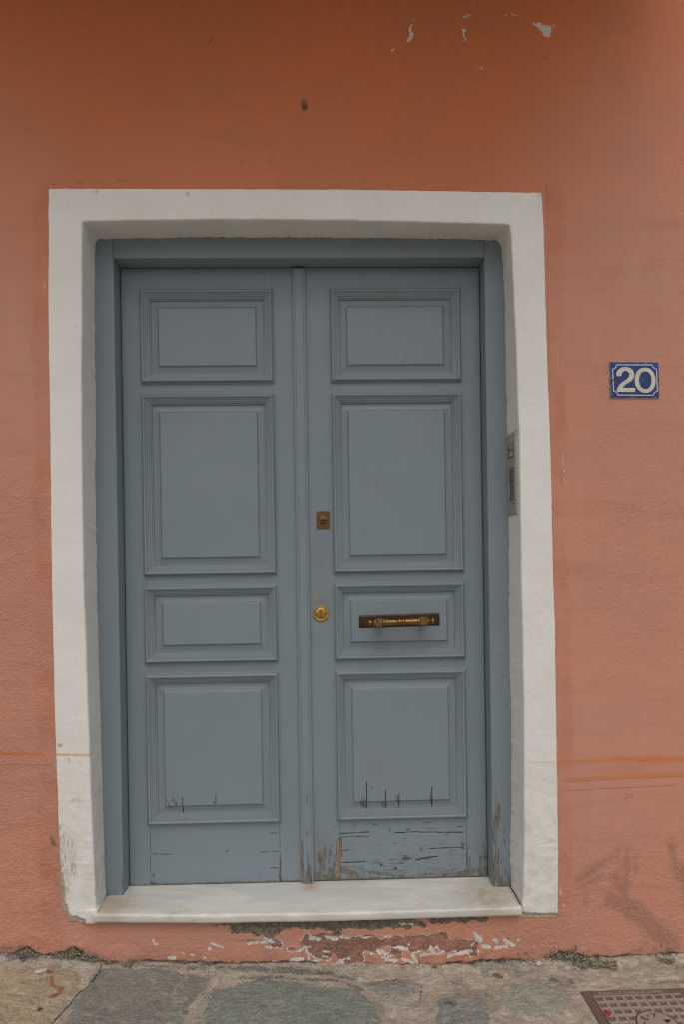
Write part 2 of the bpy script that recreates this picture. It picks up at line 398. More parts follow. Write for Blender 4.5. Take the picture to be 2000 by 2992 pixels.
def poly_mesh(name, loops, y0, thick, tri=True):
    """flat shape(s) in the xz plane, front at y0, thick towards +y; loops = list of outlines, or (outer, inner) rings"""
    bm = bmesh.new()
    for L in loops:
        if isinstance(L, tuple):
            o, i = L; n = len(o)
            a = [bm.verts.new((p[0], y0, p[1])) for p in o]; b = [bm.verts.new((p[0], y0, p[1])) for p in i]
            fs = [bm.faces.new((a[k], a[(k+1) % n], b[(k+1) % n], b[k])) for k in range(n)]
        else:
            vs = [bm.verts.new((p[0], y0, p[1])) for p in L]; fs = [bm.faces.new(vs)]
        r = bmesh.ops.extrude_face_region(bm, geom=fs)
        bmesh.ops.translate(bm, vec=(0, thick, 0), verts=[v for v in r['geom'] if isinstance(v, bmesh.types.BMVert)])
    bmesh.ops.triangulate(bm, faces=bm.faces[:]); bmesh.ops.recalc_face_normals(bm, faces=bm.faces)
    me = bpy.data.meshes.new(name); bm.to_mesh(me); bm.free(); return me
def join_meshes(name, objs, mats=None):
    pass

# ------------------------------------------------------------------ shape of the ground and the plaster
_gx = np.array([-3.5, -.935, -.628, -.4, -.11, .31, .626, .786, 1.161, 3.5]); _gz = np.array([.05, .022, -.013, -.028, -.034, -.052, -.051, -.05, -.04, -.02])
def gbase(x, y):
    return np.interp(x, _gx, _gz)+np.clip(-y, 0, 1.5)*-.03
def atg(px, py):
    p = at(px, py, 2, -.03)
    for _ in range(4): p = at(px, py, 2, float(gbase(p[0], p[1])))
    return p
OUT_L, OUT_R, OUT_T = -.756, .764, 2.325
def wally(X, Z):
    y = .0035*fbm(X, Z, .55, 3, 11)+.0010*fbm(X, Z, .06, 3, 5)
    rz = rough_zone(X, Z)
    y = y+rz*.0011*fbm(X, Z, .013, 3, 9)
    # trowel ridges next to the surround and lumps low on the left
    de = edge_zone(X, Z)
    y = y-de*.0016*np.maximum(0, fbm(X, Z*.15, .012, 3, 21))
    ll = sstep(.55, .15, Z)*sstep(-.55, -.72, X)
    y = y-ll*.0030*np.maximum(0, fbm(X*.6, Z, .035, 4, 31))
    low = sstep(.10, .0, Z-gwall(X))
    y = y-low*.004*(fbm(X, Z, .05, 4, 33)+.3)
    return y
def gwall(X): return np.interp(X, _gx, _gz)
def rough_zone(X, Z):
    return np.clip(sstep(1.75, 1.3, Z)*sstep(-.70, -.8, X)*.9+sstep(.5, .2, Z)*.6+sstep(-.1, .5, fbm(X, Z, .5, 3, 41))*.4, 0, 1)
def edge_zone(X, Z):
    dx = np.minimum(np.abs(X-OUT_L), np.abs(X-OUT_R)); inside = (X > OUT_L) & (X < OUT_R)
    e = np.where(~inside & (Z < OUT_T+.03), sstep(.065, .04, dx+.012*fbm(X, Z, .2, 2, 51)), 0)
    return e*sstep(.05, .2, Z)
def damage(X, Z, raw=False):
    wx_ = .006*fbm(X, Z, .025, 3, 63); wz_ = .005*fbm(X+5, Z, .02, 3, 65); X0_, Z0_ = X, Z; X, Z = X+wx_, Z+wz_
    nz = fbm(X, Z, .022, 4, 61); nf = fbm(X, Z, .009, 3, 67)
    conc = caps(X, Z, wallpx([(690, 2706, 800, 2714, 22), (800, 2704, 1200, 2696, 13), (760, 2715, 790, 2730, 14), (800, 2698, 1100, 2700, 15), (930, 2705, 985, 2722, 10), (1060, 2700, 1110, 2708, 13), (1270, 2690, 1420, 2684, 7), (620, 2703, 700, 2700, 4), (1180, 2694, 1240, 2702, 8)]))+nz*.012
    erode = caps(X, Z, wallpx([(905, 2755, 1095, 2760, 24), (1000, 2782, 1040, 2800, 24), (905, 2772, 955, 2795, 12), (1110, 2755, 1190, 2752, 14), (780, 2752, 815, 2760, 10), (1215, 2760, 1290, 2745, 20), (1300, 2760, 1385, 2768, 19), (1150, 2780, 1165, 2795, 12), (845, 2772, 862, 2775, 6)]))+nz*.012
    whit = caps(X, Z, wallpx([(905, 2741, 930, 2744, 7), (955, 2738, 985, 2742, 6), (990, 2740, 1030, 2738, 5), (1035, 2738, 1180, 2736, 3), (775, 2745, 800, 2750, 6), (725, 2757, 770, 2750, 4), (770, 2750, 790, 2765, 4), (865, 2780, 880, 2772, 3), (890, 2768, 905, 2765, 4), (895, 2775, 905, 2800, 5), (905, 2800, 925, 2812, 6), (940, 2795, 960, 2800, 4), (985, 2812, 1020, 2800, 6), (1105, 2780, 1130, 2785, 7), (1125, 2800, 1160, 2805, 6), (1150, 2768, 1190, 2770, 5), (1118, 2795, 1135, 2800, 5), (1180, 2800, 1210, 2812, 6), (1205, 2785, 1220, 2810, 5), (1235, 2790, 1260, 2785, 6), (1255, 2765, 1265, 2780, 5), (1270, 2785, 1300, 2780, 5), (1310, 2790, 1380, 2778, 5), (1380, 2765, 1395, 2740, 4), (1392, 2728, 1405, 2748, 8), (1415, 2765, 1430, 2765, 8), (1445, 2745, 1455, 2752, 6), (1475, 2745, 1500, 2760, 8), (1450, 2768, 1480, 2765, 5), (1515, 2748, 1518, 2745, 5), (1560, 2758, 1562, 2759, 3), (1545, 2721, 1550, 2720, 2.5), (618, 2755, 650, 2765, 4), (650, 2765, 652, 2772, 4), (450, 2745, 455, 2760, 4), (850, 2805, 880, 2800, 7), (670, 2810, 672, 2812, 4), (560, 2790, 562, 2790, 5), (495, 2798, 508, 2800, 5), (535, 2784, 540, 2788, 4), (598, 2795, 602, 2797, 4), (610, 2770, 612, 2775, 5), (800, 2810, 830, 2812, 4), (1440, 2795, 1442, 2800, 4), (1170, 2702, 1215, 2700, 3), (1390, 2700, 1395, 2698, 3)]))+nf*.0045
    # flakes high on the wall
    whit = whit-.0012
    hi = -.0012+caps(X, Z, wallpx([(1205, 75, 1198, 120, 5), (1210, 65, 1213, 60, 2), (1150, 150, 1160, 132, 2.2), (1358, 52, 1368, 45, 5), (1380, 2, 1385, 8, 3), (1355, 85, 1360, 120, 2.5), (1337, 95, 1339, 100, 1.5), (1445, 58, 1465, 48, 1.5), (1480, 46, 1515, 44, 2.5), (1540, 63, 1545, 66, 2.5), (1562, 70, 1580, 72, 4), (1580, 78, 1605, 88, 9), (1605, 75, 1618, 75, 5), (1595, 100, 1605, 104, 8), (1350, 160, 1352, 161, 1.2), (1398, 195, 1408, 205, 1.6), (1233, 183, 1234, 184, 1.6)]))+nf*.006
    whit = np.maximum(whit, hi)
    left = caps(X, Z, wallpx([(128, 828, 130, 850, 1.5), (132, 768, 133, 776, 1.3), (1648, 1320, 1655, 1430, .9), (1640, 2590, 1642, 2620, 2), (1645, 2645, 1652, 2652, 3)]))+nf*.003
    whit = np.maximum(whit, left)
    if raw: return conc, erode, whit
    f = lambda v, s=.0012: sstep(-s, s, v)
    return f(conc), f(erode), f(whit)
def hole(X, Z): return (X > OUT_L+.075) & (X < OUT_R-.075) & (Z < OUT_T-.03) & (Z > .112)
def wall_y_full(X, Z):
    y = wally(X, Z); c, e, wt = damage(X, Z)
    y = y+.004*c+.0022*e*(1+.5*fbm(X, Z, .008, 2, 71))+.0012*wt
    zb = gwall(X)+.008+.016*fbm(X, Z*0, .07, 5, 77, .7)+bumpbase(X)
    b = sstep(.003, -.003, Z-zb)
    y = y+b*(.006+.006*fbm(X, Z, .02, 3, 79))
    # small hole over the door with a bit of plug left in it
    h0 = at(889, 311, 1, 0); d = np.hypot(X-h0[0], Z-h0[2])
    y = y+.012*sstep(.0085, .004, d+.002*fbm(X, Z, .006, 2, 5))
    return y
def bumpbase(X):
    k = np.clip(.75+.9*fbm(X, X*0, .03, 4, 78, .7), .1, 1.6)
    return k*(.026*np.exp(-((X+.72)/.06)**2)+.016*np.exp(-((X+.86)/.04)**2)+.018*np.exp(-((X-.79)/.06)**2))
def wall_attrs(X, Z):
    c, e, wt = [np.clip(q*100, -3, 3) for q in damage(X, Z, True)]
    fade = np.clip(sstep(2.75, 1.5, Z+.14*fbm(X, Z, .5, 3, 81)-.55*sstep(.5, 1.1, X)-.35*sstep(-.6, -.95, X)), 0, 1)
    line = caps(X, Z, wallpx([(-60, 2200, 122, 2203, 2.6)]))
    l2 = caps(X, Z, wallpx([(1636, 2228, 1850, 2218, 3), (1800, 2219, 2050, 2219, 6.5), (1655, 2277, 1800, 2270, 3), (1800, 2270, 2050, 2258, 3.5)]))
    o = np.maximum(sstep(-.0055, .0035, line), sstep(-.007, .005, l2)*.8)
    dirt = caps(X, Z, wallpx([(1690, 2570, 1790, 2505, 9), (1700, 2590, 1760, 2560, 5), (1808, 2480, 1808, 2500, 9), (1835, 2480, 1830, 2580, 12), (1862, 2490, 1860, 2550, 1.5), (1960, 2470, 1985, 2560, 12), (1990, 2540, 2020, 2620, 16), (1790, 2630, 1880, 2680, 22), (1850, 2650, 1960, 2760, 26), (1800, 2560, 1840, 2640, 14), (1712, 2600, 1715, 2640, 2)]))
    dirt = sstep(-.016, .014, dirt+.012*fbm(X, Z, .03, 4, 91))*.5
    spots = caps(X, Z, wallpx([(608, 130, 622, 108, 1.6), (370, 488, 372, 500, 2), (530, 17, 535, 22, 3), (150, 2450, 160, 2470, 5), (1595, 170, 1600, 172, 2), (888, 300, 890, 318, 9)]))
    dirt = np.maximum(dirt, sstep(-.002, .002, spots+.002*fbm(X, Z, .008, 2, 93)))
    crk = caps(X, Z, wallpx([(150, 538, 420, 524, 1.5), (480, 510, 560, 500, 1.2), (700, 470, 860, 466, 1.5), (800, 540, 1000, 544, 1.2), (1100, 545, 1180, 540, 1.5), (630, 2745, 900, 2748, 1.4), (440, 2742, 800, 2752, 1.0), (500, 2760, 610, 2748, 1)]))+.003*fbm(X, Z, .02, 3, 95)
    dirt = np.maximum(dirt, sstep(-.001, .0015, crk)*.55*sstep(-.2, .2, fbm(X, Z, .03, 2, 96)))
    zb = gwall(X)+.008+.016*fbm(X, Z*0, .07, 5, 77, .7)+bumpbase(X)
    b = sstep(.004, -.002, Z-zb+.006*fbm(X, Z, .014, 3, 97))
    lowdirt = sstep(.06, .0, Z-gwall(X)+.03*fbm(X, Z, .04, 4, 98)); dirt = np.maximum(dirt, lowdirt*.3)
    undersill = sstep(.05, .0, .118-Z)*sstep(.0, .004, .118-Z)*(X > -.70)*(X < .68)
    moss = sstep(.3, .5, fbm(X, Z, .02, 3, 99)+.9*np.exp(-((X+.68)/.08)**2)+.6*np.exp(-((X+.9)/.06)**2)+.9*np.exp(-((X-.79)/.06)**2)-.35)*sstep(.018, -.004, Z-zb)*.9
    hs_ = sstep(.7, .3, np.abs(X))*sstep(OUT_T+.30, OUT_T+.02, Z)*(Z > OUT_T-.1)+sstep(.3, .1, Z)*sstep(-.6, -.7, X)*.6+.5*((Z < .12) & (np.abs(X) < .75))
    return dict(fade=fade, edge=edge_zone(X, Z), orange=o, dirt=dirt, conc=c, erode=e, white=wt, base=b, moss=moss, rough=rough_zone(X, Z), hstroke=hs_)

# ------------------------------------------------------------------ house wall
house = tag(empty('house_wall', (0, 0, 0)), 'terracotta painted plaster house wall around the white door surround, peeling above the pavement', 'wall', kind='thing')
xs = lines((-3.6, -1.25, .12), (-1.25, 1.35, .0042), (1.35, 3.6, .12))
zs = lines((-.12, .30, .0026), (.30, 2.98, .0055), (2.98, 3.6, .1))
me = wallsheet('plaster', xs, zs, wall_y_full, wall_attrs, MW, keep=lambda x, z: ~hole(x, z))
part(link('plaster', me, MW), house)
bs = [(-.66, .66, .012, .05, .06, .1075), (-3.6, -.70, .03, .40, -.2, 6.5), (.70, 3.6, .03, .40, -.2, 6.5), (-.70, .70, .03, .40, 2.27, 6.5), (-.70, .70, .03, .40, -.2, .088),
      (-3.6, 3.6, .0, .03, 3.601, 6.5), (-1.4, 1.4, .9, 1.0, -.2, 3.0), (-1.4, -1.3, .4, .9, -.2, 3.), (1.3, 1.4, .4, .9, -.2, 3.0), (-1.3, 1.3, .4, .9, 2.9, 3.0), (-1.3, 1.3, .4, .9, -.2, -.1)]
part(link('masonry', boxes_mesh('masonry', bs), M_CEIL), house)
part(link('balcony', boxes_mesh('balcony', [(-1.30, 1.12, -.78, -.004, 3.16, 3.30)], .008), M_CEIL), house)

def ribbon(name, pts, wdt, mat, off=.0012):
    """thin drawn line lying on the plaster"""
    pts = np.array(pts); V = []; F = []
    d = np.gradient(pts, axis=0); d /= np.linalg.norm(d, axis=1)[:, None]+1e-9; nrm = np.stack([-d[:, 1], d[:, 0]], 1)
    for s in (-.5, .5):
        q = pts+nrm*wdt*s; y = wall_y_full(q[:, 0], q[:, 1])-off; V.append(np.stack([q[:, 0], y, q[:, 1]], 1))
    n = len(pts); V = np.concatenate(V); F = [(k, k+1, n+k+1, n+k) for k in range(n-1)]
    return part(link(name, mesh_np(name, V, np.array(F)), mat), house)
def wl(*pp, n=60):
    P = [at(a, b, 1, 0)[[0, 2]] for a, b in pp]; out = []
    for i in range(len(P)-1):
        for t in np.linspace(0, 1, n, endpoint=False): out.append(P[i]*(1-t)+P[i+1]*t)
    out.append(P[-1]); return out
ribbon('pencil_line', wl((1640, 2310), (1980, 2293), n=200), .0009, M_PENCIL)
ribbon('pencil_line', wl((1640, 2283), (2010, 2266), n=200), .0009, M_PENCIL)
ribbon('pencil_line', wl((-20, 2233), (158, 2234), n=120), .0009, M_PENCIL)
five = wl((1837, 2318), (1828, 2319), (1826, 2325), (1831, 2326), (1832, 2331), (1826, 2332), n=8)
ribbon('pencil_mark', five, .0010, M_PENCIL)
o0 = [at(1841.5+3.6*math.cos(a), 2322+4.2*math.sin(a), 1, 0)[[0, 2]] for a in np.linspace(0, 2*math.pi, 24)]
ribbon('pencil_mark', o0, .0010, M_PENCIL)
ribbon('pencil_mark', wl((1824, 2331), (1829, 2334), (1838, 2332), (1851, 2327), n=8), .0010, M_PENCIL)

# ------------------------------------------------------------------ white door surround (swept, with its reveals)
def resample(P, counts):
    out = []
    for i, c in enumerate(counts):
        for t in np.linspace(0, 1, c, endpoint=False): out.append(np.array(P[i])*(1-t)+np.array(P[i+1])*t)
    out.append(np.array(P[-1])); return np.array(out)
def smooth_line(P, k):
    if k < 1: return P
    Q = np.concatenate([np.repeat(P[:1], k, 0), P, np.repeat(P[-1:], k, 0)]); ker = np.ones(2*k+1)/(2*k+1)
    R = np.stack([np.convolve(Q[:, i], ker, 'valid') for i in range(2)], 1)
    return R
SY = -.009
def wp(px, py, y): return tuple(at(px, py, 1, y)[[0, 2]])
def outline(left, top, right, y):
    """surveyed edge of the opening, left foot -> top -> right foot, evenly resampled along each side"""
    out = []
    for pts, c in ((left[::-1], 640), (top, 440), (right, 640)):
        P = np.array([wp(a, b, y) for a, b in pts]); L0 = np.concatenate([[0], np.cumsum(np.linalg.norm(np.diff(P, axis=0), axis=1))])
        t = np.linspace(0, L0[-1], c, endpoint=False); out.append(np.stack([np.interp(t, L0, P[:, 0]), np.interp(t, L0, P[:, 1])], 1))
    out.append(P[-1:]); return np.concatenate(out)
O = outline([(140, 550), (139.5, 900), (141.7, 1100), (145, 1300), (147, 1500), (149.5, 1700), (153.7, 1900), (158, 2100), (163.5, 2250), (168.5, 2400), (173, 2500), (176, 2630), (178, 2700)],
            [(140, 550), (700, 551), (1000, 552.5), (1200, 555), (1400, 559), (1585, 562)],
            [(1585, 562), (1590.5, 640), (1593, 720), (1596, 830), (1600.5, 1000), (1604.5, 1100), (1609.5, 1230), (1614, 1400), (1617, 1550), (1620.5, 1700), (1626, 1850), (1627.5, 2000), (1630, 2150), (1633, 2350), (1634.5, 2500), (1634.5, 2600), (1633, 2690)], SY)
I = outline([(240, 647), (238.5, 780), (238, 900), (236.8, 1100), (239, 1300), (241.2, 1500), (243.7, 1700), (249.5, 1850), (254, 2000), (259.5, 2150), (264.5, 2300), (270.5, 2450), (276.5, 2600), (281, 2665), (283, 2700)],
            [(240, 647), (310, 644.5), (640, 640.5), (1000, 643), (1250, 649), (1400, 653), (1491.5, 656)],
            [(1491.5, 656), (1494.5, 680), (1498, 740), (1502.5, 830), (1506, 920), (1510, 1000), (1512.5, 1100), (1517.5, 1220), (1521, 1350), (1523.5, 1520), (1525.8, 1700), (1529, 1850), (1532.2, 2000), (1533.5, 2150), (1534, 2350), (1533.8, 2500), (1531, 2630), (1525, 2665), (1525, 2690)], SY)
R = outline([(279, 700), (276.5, 800), (276, 900), (278.3, 1100), (279.8, 1250), (278.3, 1400), (281.8, 1600), (284, 1750), (290, 2000), (295.4, 2150), (298.6, 2300), (303, 2450), (308.4, 2600), (310, 2618), (312, 2680)],
            [(279, 700), (400, 697), (640, 694), (1000, 695), (1200, 697), (1380, 700), (1464, 704)],
            [(1464, 704), (1470, 760), (1475, 840), (1477.3, 920), (1479, 1050), (1481, 1150), (1484.2, 1280), (1487.5, 1500), (1488.5, 1600), (1488.5, 1750), (1490, 1900), (1494.5, 2050), (1495.8, 2200), (1495.3, 2350), (1492.8, 2500), (1494, 2590), (1495, 2650)], .1155)
sarc = np.arange(len(O))*.0035
wob = lambda amp, size, seed, P: np.stack([amp*fbm(P[:, 1]*1+P[:, 0]*1.7, P[:, 0]*0+seed, size, 4, seed), amp*fbm(P[:, 0]*1.3-P[:, 1], P[:, 0]*0+seed*2, size, 4, seed+50)], 1)
O = smooth_line(O, 1)+wob(.0009, .06, 101, O)+wob(.0010, .02, 103, O)
I = smooth_line(I, 2)+wob(.0012, .07, 111, I)+wob(.0010, .03, 113, I)
Rr = smooth_line(R, 6)+wob(.0016, .06, 121, R)+wob(.0022, .016, 123, R)
rows = []
def inset(A, B, d):
    v = B-A; L = np.linalg.norm(v, axis=1)[:, None]+1e-9; return A+v/L*d
def layer(P, y): rows.append(np.stack([P[:, 0], np.full(len(P), y), P[:, 1]], 1))
layer(O, .014); layer(O, -.004); layer(inset(O, I, .0012), -.007); layer(inset(O, I, .0035), SY)
for t in np.linspace(.06, .94, 20): layer(O*(1-t)+I*t, SY)
layer(inset(I, O, .005), SY); layer(inset(I, O, .0018), SY+.0012); layer(inset(I, O, -.0002), SY+.005)
for t in np.linspace(.08, .97, 12):
    layer(I*(1-t)+Rr*t, SY+.005+(.1155-SY-.005)*t)
layer(Rr, .1165); layer(inset(Rr, O, .012), .1185)
V = np.stack(rows, 0); L_, N_ = V.shape[:2]
X, Y, Z = V[..., 0], V[..., 1], V[..., 2]
front = ((np.arange(L_) > 2) & (np.arange(L_) < L_-2)).astype(float)[:, None]
lo = sstep(.6, .15, Z)
Yn = Y-front*(.0014*fbm(X, Z, .12, 3, 131)+(.0006+.0010*lo)*fbm(X, Z, .014, 3, 133))*(Y < 0)
Xn = X-front*(Y > 0)*(.0010*fbm(Y, Z, .08, 3, 135))*np.sign(X)*(np.abs(X) > .62)
# broken feet
p0, p1, p2, p3 = wp(170, 2560, SY), wp(180, 2640, SY), wp(199, 2686, SY), wp(252, 2697, SY)
q0, q1, q2 = wp(1480, 2674, SY), wp(1556, 2680, SY), wp(1640, 2681, SY)
def below(Xa, Za, pts):
    dd = None
    for a, b in zip(pts[:-1], pts[1:]):
        nx, nz = -(b[1]-a[1]), (b[0]-a[0]); L0 = math.hypot(nx, nz)
        s_ = ((Xa-a[0])*nx+(Za-a[1])*nz)/L0
        dd = s_ if dd is None else np.minimum(dd, s_)
    return dd
dl = below(X, Z, [p0, p1, p2, p3]); dl = np.where((X < p3[0]-.001) & (Z < .35), dl, 9)
dr = below(X, Z, [q0, q1, q2]); dr = np.where((X > q0[0]) & (Z < .3), dr, 9)
dd = np.minimum(dl, dr)+.0035*fbm(X, Z, .018, 3, 141)
chip = np.where(Y < .0, sstep(.013, .009, dd)*sstep(.35, .25, Z), 0)
Yn = Yn+chip*.005*(Y < 0)
V = np.stack([Xn, Yn, Z], -1).reshape(-1, 3)
cm = (dd[:-1, :-1]+dd[1:, 1:])/2
kp = (cm > -.004) | (Y[:-1, :-1] > .0)
# the white block under the sill's left end, and the reveals that stop on the marble
rv = (Y > .002)
kp &= ~((rv[:-1, :-1]) & (Z[1:, 1:] < .125))
F = gridfaces(L_, N_, kp)
rustl = caps(X, Z, wallpx([(163, 2205, 262, 2207, 2.4), (200, 2218, 202, 2225, 2), (230, 2225, 232, 2232, 1), (172, 2178, 176, 2178, 5)], SY)); rustr = caps(X, Z, wallpx([(1533, 2228, 1632, 2228, 1.6), (1592, 2275, 1594, 2276, 3), (1600, 2288, 1632, 2289, .8)], SY))
rust = np.maximum(sstep(-.0035, .0025, rustl), .45*sstep(-.003, .003, rustr))*(Y < .01)
gr = caps(X, Z, wallpx([(182, 2450, 190, 2600, 9), (205, 2460, 214, 2550, 8), (176, 2420, 178, 2425, 4), (190, 2440, 192, 2450, 6), (185, 2590, 187, 2610, 6), (272, 562, 280, 559, 2), (546, 562, 549, 568, 2), (1097, 577, 1099, 575, 2.5), (1578, 568, 1586, 566, 4), (223, 951, 224, 952, 1.6), (215, 2338, 260, 2338, .7)], SY))
grime = sstep(-.010, .006, gr+.006*fbm(X, Z, .03, 3, 171))
seam = sstep(.004, .001, np.abs(Y-.112))*0
at_ = dict(rust=rust, grime=np.maximum(grime, seam), chip=chip)
at_ = {k: a.reshape(-1) for k, a in at_.items()}
Vc, Fc, Ac = compact(V, F, at_)
sur = link('door_surround', mesh_np('door_surround', Vc, Fc, Ac), MS); part(sur, house)
# plaster thickness under the broken feet
for pts, nm in (([p0, p1, p2, p3], 'surround_foot'), ([q0, q1, q2], 'surround_foot')):
    P = resample(pts, [24]*(len(pts)-1)); P = P+np.stack([.002*fbm(P[:, 0], P[:, 1], .02, 3, 151), .003*fbm(P[:, 0], P[:, 1], .015, 3, 153)], 1)
    ctr = P.mean(0); up = np.array([.012, .02]) if pts[0] is p0 else np.array([0, .022])
    rws = [np.stack([P[:, 0], np.full(len(P), yy), P[:, 1]], 1)+np.array([up[0]*k, 0, up[1]*k]) for yy, k in ((.012, -.1), (0.0, -.05), (-.003, .2), (-.0042, .6), (-.0052, 1.1))]
    Vf = np.stack(rws, 0); n0, n1 = Vf.shape[:2]; Vf = Vf.reshape(-1, 3); Vf[:, 1] += .0015*fbm(Vf[:, 0], Vf[:, 2], .01, 2, 155)
    part(link(nm, mesh_np(nm, Vf, gridfaces(n0, n1), dict(chip=np.ones(len(Vf)))), MS), house)
bL = at(250, 2699, 1, -.012); bR = at(284, 2664, 1, -.012)
part(link('surround_foot', boxes_mesh('surround_foot', [(bL[0], bR[0]-.001, -.0125, .02, bL[2], bR[2]+.006)], .002), MS), house)

# ------------------------------------------------------------------ marble sill
def sill_top(x): return np.interp(x, [-.64, -.31, .05, .36, .64], [.146, .1355, .131, .1315, .132])
def sill_front(x): return np.interp(x, [-.70, -.3, .70], [-.019, -.021, -.022])
sx = lines((-.647, .651, .004)); rws = []
edge_n = .0014*fbm(sx, sx*0, .05, 4, 161)-.0022*np.maximum(0, fbm(sx, sx*0+3, .03, 3, 163)-.25)
tf = sill_front(sx); tz = sill_top(sx)
prof = [(.30, None, 0)]
def srow(y, z): rws.append(np.stack([sx, y, z], 1))
zb_ = tz-.0262
srow(tf*0+.05, zb_); srow(tf+.004, zb_+.0005*fbm(sx, sx*0, .02, 2, 3)); srow(tf+.0005, zb_+.002)
for t in (.3, .6, .85): srow(tf+.0006*fbm(sx, sx*0+t, .02, 3, 165), zb_+.002+(.0205)*t)
srow(tf+.001-edge_n, tz-.003+edge_n); srow(tf+.0035-edge_n, tz-.0007+edge_n*.5)
for yy in np.linspace(.012, 1, 40): srow(tf+.004+(.26-tf)*yy, tz+(.130-tz)*min(1, yy*1.1)+.0007*fbm(sx, sx*0+yy, .08, 2, 167))
V = np.stack(rws, 0); n0, n1 = V.shape[:2]; Xs, Ys = V[..., 0], V[..., 1]
stain = np.maximum.reduce([sstep(.10, .0, np.hypot(Xs+.60, (Ys-.05)*.7))*.8, sstep(.12, .0, np.hypot(Xs-.56, (Ys-.06)*.8))*.9, sstep(.05, .0, np.hypot(Xs+.0, Ys-.15))*.8, sstep(.012, .0, np.abs(np.abs(Xs)-.648))*.9*(Ys > -.01)])
sill = link('door_sill', mesh_np('door_sill', V.reshape(-1, 3), gridfaces(n0, n1, flip=True), dict(stain=stain.reshape(-1))), MM)
tag(sill, 'worn white marble slab forming the step under the blue-grey double door', 'door sill', kind='thing')

# ------------------------------------------------------------------ the double door
YF, YD = .115, .185
door = tag(empty('double_door', (0, YD, .13)), 'blue-grey panelled wooden double door with paint peeling along its foot', 'door', kind='thing')
FL, FR, FT = -.598, .5975, 2.1742
frame = empty('door_frame', (0, YF, .13)); part(frame, door)
def jamb_sheet(x0, x1, z0, z1, seed, inner):
    xs_ = lines((x0, x1, .0022)); zs_ = lines((z0, .42, .0025), (.42, z1, .03))
    def yf(X, Z):
        e = np.minimum(X-x0, x1-X) if inner == 0 else (x1-X if inner > 0 else X-x0)
        return YF+.0035*sstep(.0035, 0, e)+.0006*fbm(X, Z, .3, 3, seed)
    def af(X, Z):
        ed = (x1-X) if inner > 0 else (X-x0)
        lowz = sstep(.33, .14, Z)
        ln = fbm(X, Z*.12, .012, 4, seed+3)
        bare = sstep(.52, .60, ln*.8+.5*lowz+.14*sstep(.02, .0, np.abs(ed-.018)))*sstep(.40, .30, Z)
        rawl = np.zeros_like(X)
        if inner < 0:
            xc = .012+.001*fbm(Z, Z*0, .05, 3, 5); wv = np.clip(.0009+.0022*fbm(X*0, Z, .03, 3, 7), .0004, .004)*sstep(.52, .36, Z)
            rawl = sstep(.0012, -.0004, np.abs(ed-xc)-wv)*sstep(.5, .44, Z)*sstep(-.5, .1, fbm(X*0, Z, .04, 3, 15))
            bare = np.maximum(bare, sstep(.55, .62, fbm(X, Z*.2, .02, 3, seed+9)+.5*sstep(.02, 0, np.abs(ed-.02))+.35*sstep(.35, .15, Z)-.6*sstep(.33, .42, Z)))
        return dict(bare=np.maximum(bare*(1-rawl), rawl*.6), raw=rawl*.3, wearzone=np.ones_like(X)*.6)
    return wallsheet('j', xs_, zs_, yf, af, MD)
def boards_back(bs_): return boxes_mesh('b', bs_)
# each jamb: a finely modelled face plus its body
def merge(name, meshes, mat, parent):
    bm = bmesh.new()
    for m_ in meshes: bm.from_mesh(m_); bpy.data.meshes.remove(m_)
    me_ = bpy.data.meshes.new(name); bm.to_mesh(me_); bm.free()
    return part(link(name, me_, mat), parent)
merge('jamb', [jamb_sheet(-.682, FL, .1305, 2.26, 201, 1), boxes_mesh('b', [(-.682, FL-.0003, YF+.0036, .26, .1305, 2.26)])], MD, frame)
merge('jamb', [jamb_sheet(FR, .682, .1305, 2.26, 211, -1), boxes_mesh('b', [(FR+.0003, .682, YF+.0036, .26, .1305, 2.26)])], MD, frame)
merge('head', [boxes_mesh('b', [(FL+.0006, FR-.0006, YF+.0004, .26, FT, 2.26)], .0015)], MD, frame)

def mark(items): return wallpx(items, YD)
CR = [ # cracks on the door, photo points (x1,y1,x2,y2,halfwidth px)
 (533, 2330, 534, 2376, 1.3), (629, 2310, 631, 2352, .5), (484, 2335, 500, 2365, .6),
 (1073, 2285, 1073, 2366, 1.2), (1129, 2285, 1129, 2364, 1.7), (1168, 2320, 1168, 2363, 1.0), (1263, 2300, 1264, 2360, .9),
 (993, 2437, 1080, 2432, 1.5), (1155, 2434, 1230, 2431, 1.5), (1230, 2432, 1356, 2433, 1.6), (1000, 2447, 1080, 2446, .6), (993, 2485, 1020, 2485, .8),
 (1260, 2480, 1356, 2476, 1.3), (1040, 2446, 1075, 2444, .6), (993, 2522, 1070, 2518, 1.5), (1220, 2512, 1280, 2503, 2.2), (1140, 2513, 1230, 2514, .6), (1150, 2465, 1165, 2465, .6),
 (1180, 2510, 1200, 2508, 1.6), (1340, 2416, 1356, 2415, .6), (934, 2470, 934, 2577, .9), (961, 2500, 961, 2577, .9), (1402, 2510, 1403, 2562, .7),
 (447, 2496, 500, 2497, .7), (790, 2536, 812, 2537, .9), (790, 2435, 812, 2434, .6), (762, 2490, 812, 2489, .5), (446, 2445, 455, 2445, .5)]
HOL = [(1060, 2387, 1, 4), (1070, 2385, 0, 6), (1305, 2373, 0, 2.5), (1333, 2381, 0, 1.5), (1116, 2527, 0, 4), (1158, 2539, 0, 4), (1112, 2557, 0, 2.5), (1244, 2555, 0, 2), (1030, 2444, 0, 2), (968, 2473, 0, 2), (932, 2383, 0, 3), (980, 2416, 0, 1.8), (1088, 2301, 0, 1.5), (663, 2488, 0, 3), (972, 2153, 0, 3)]
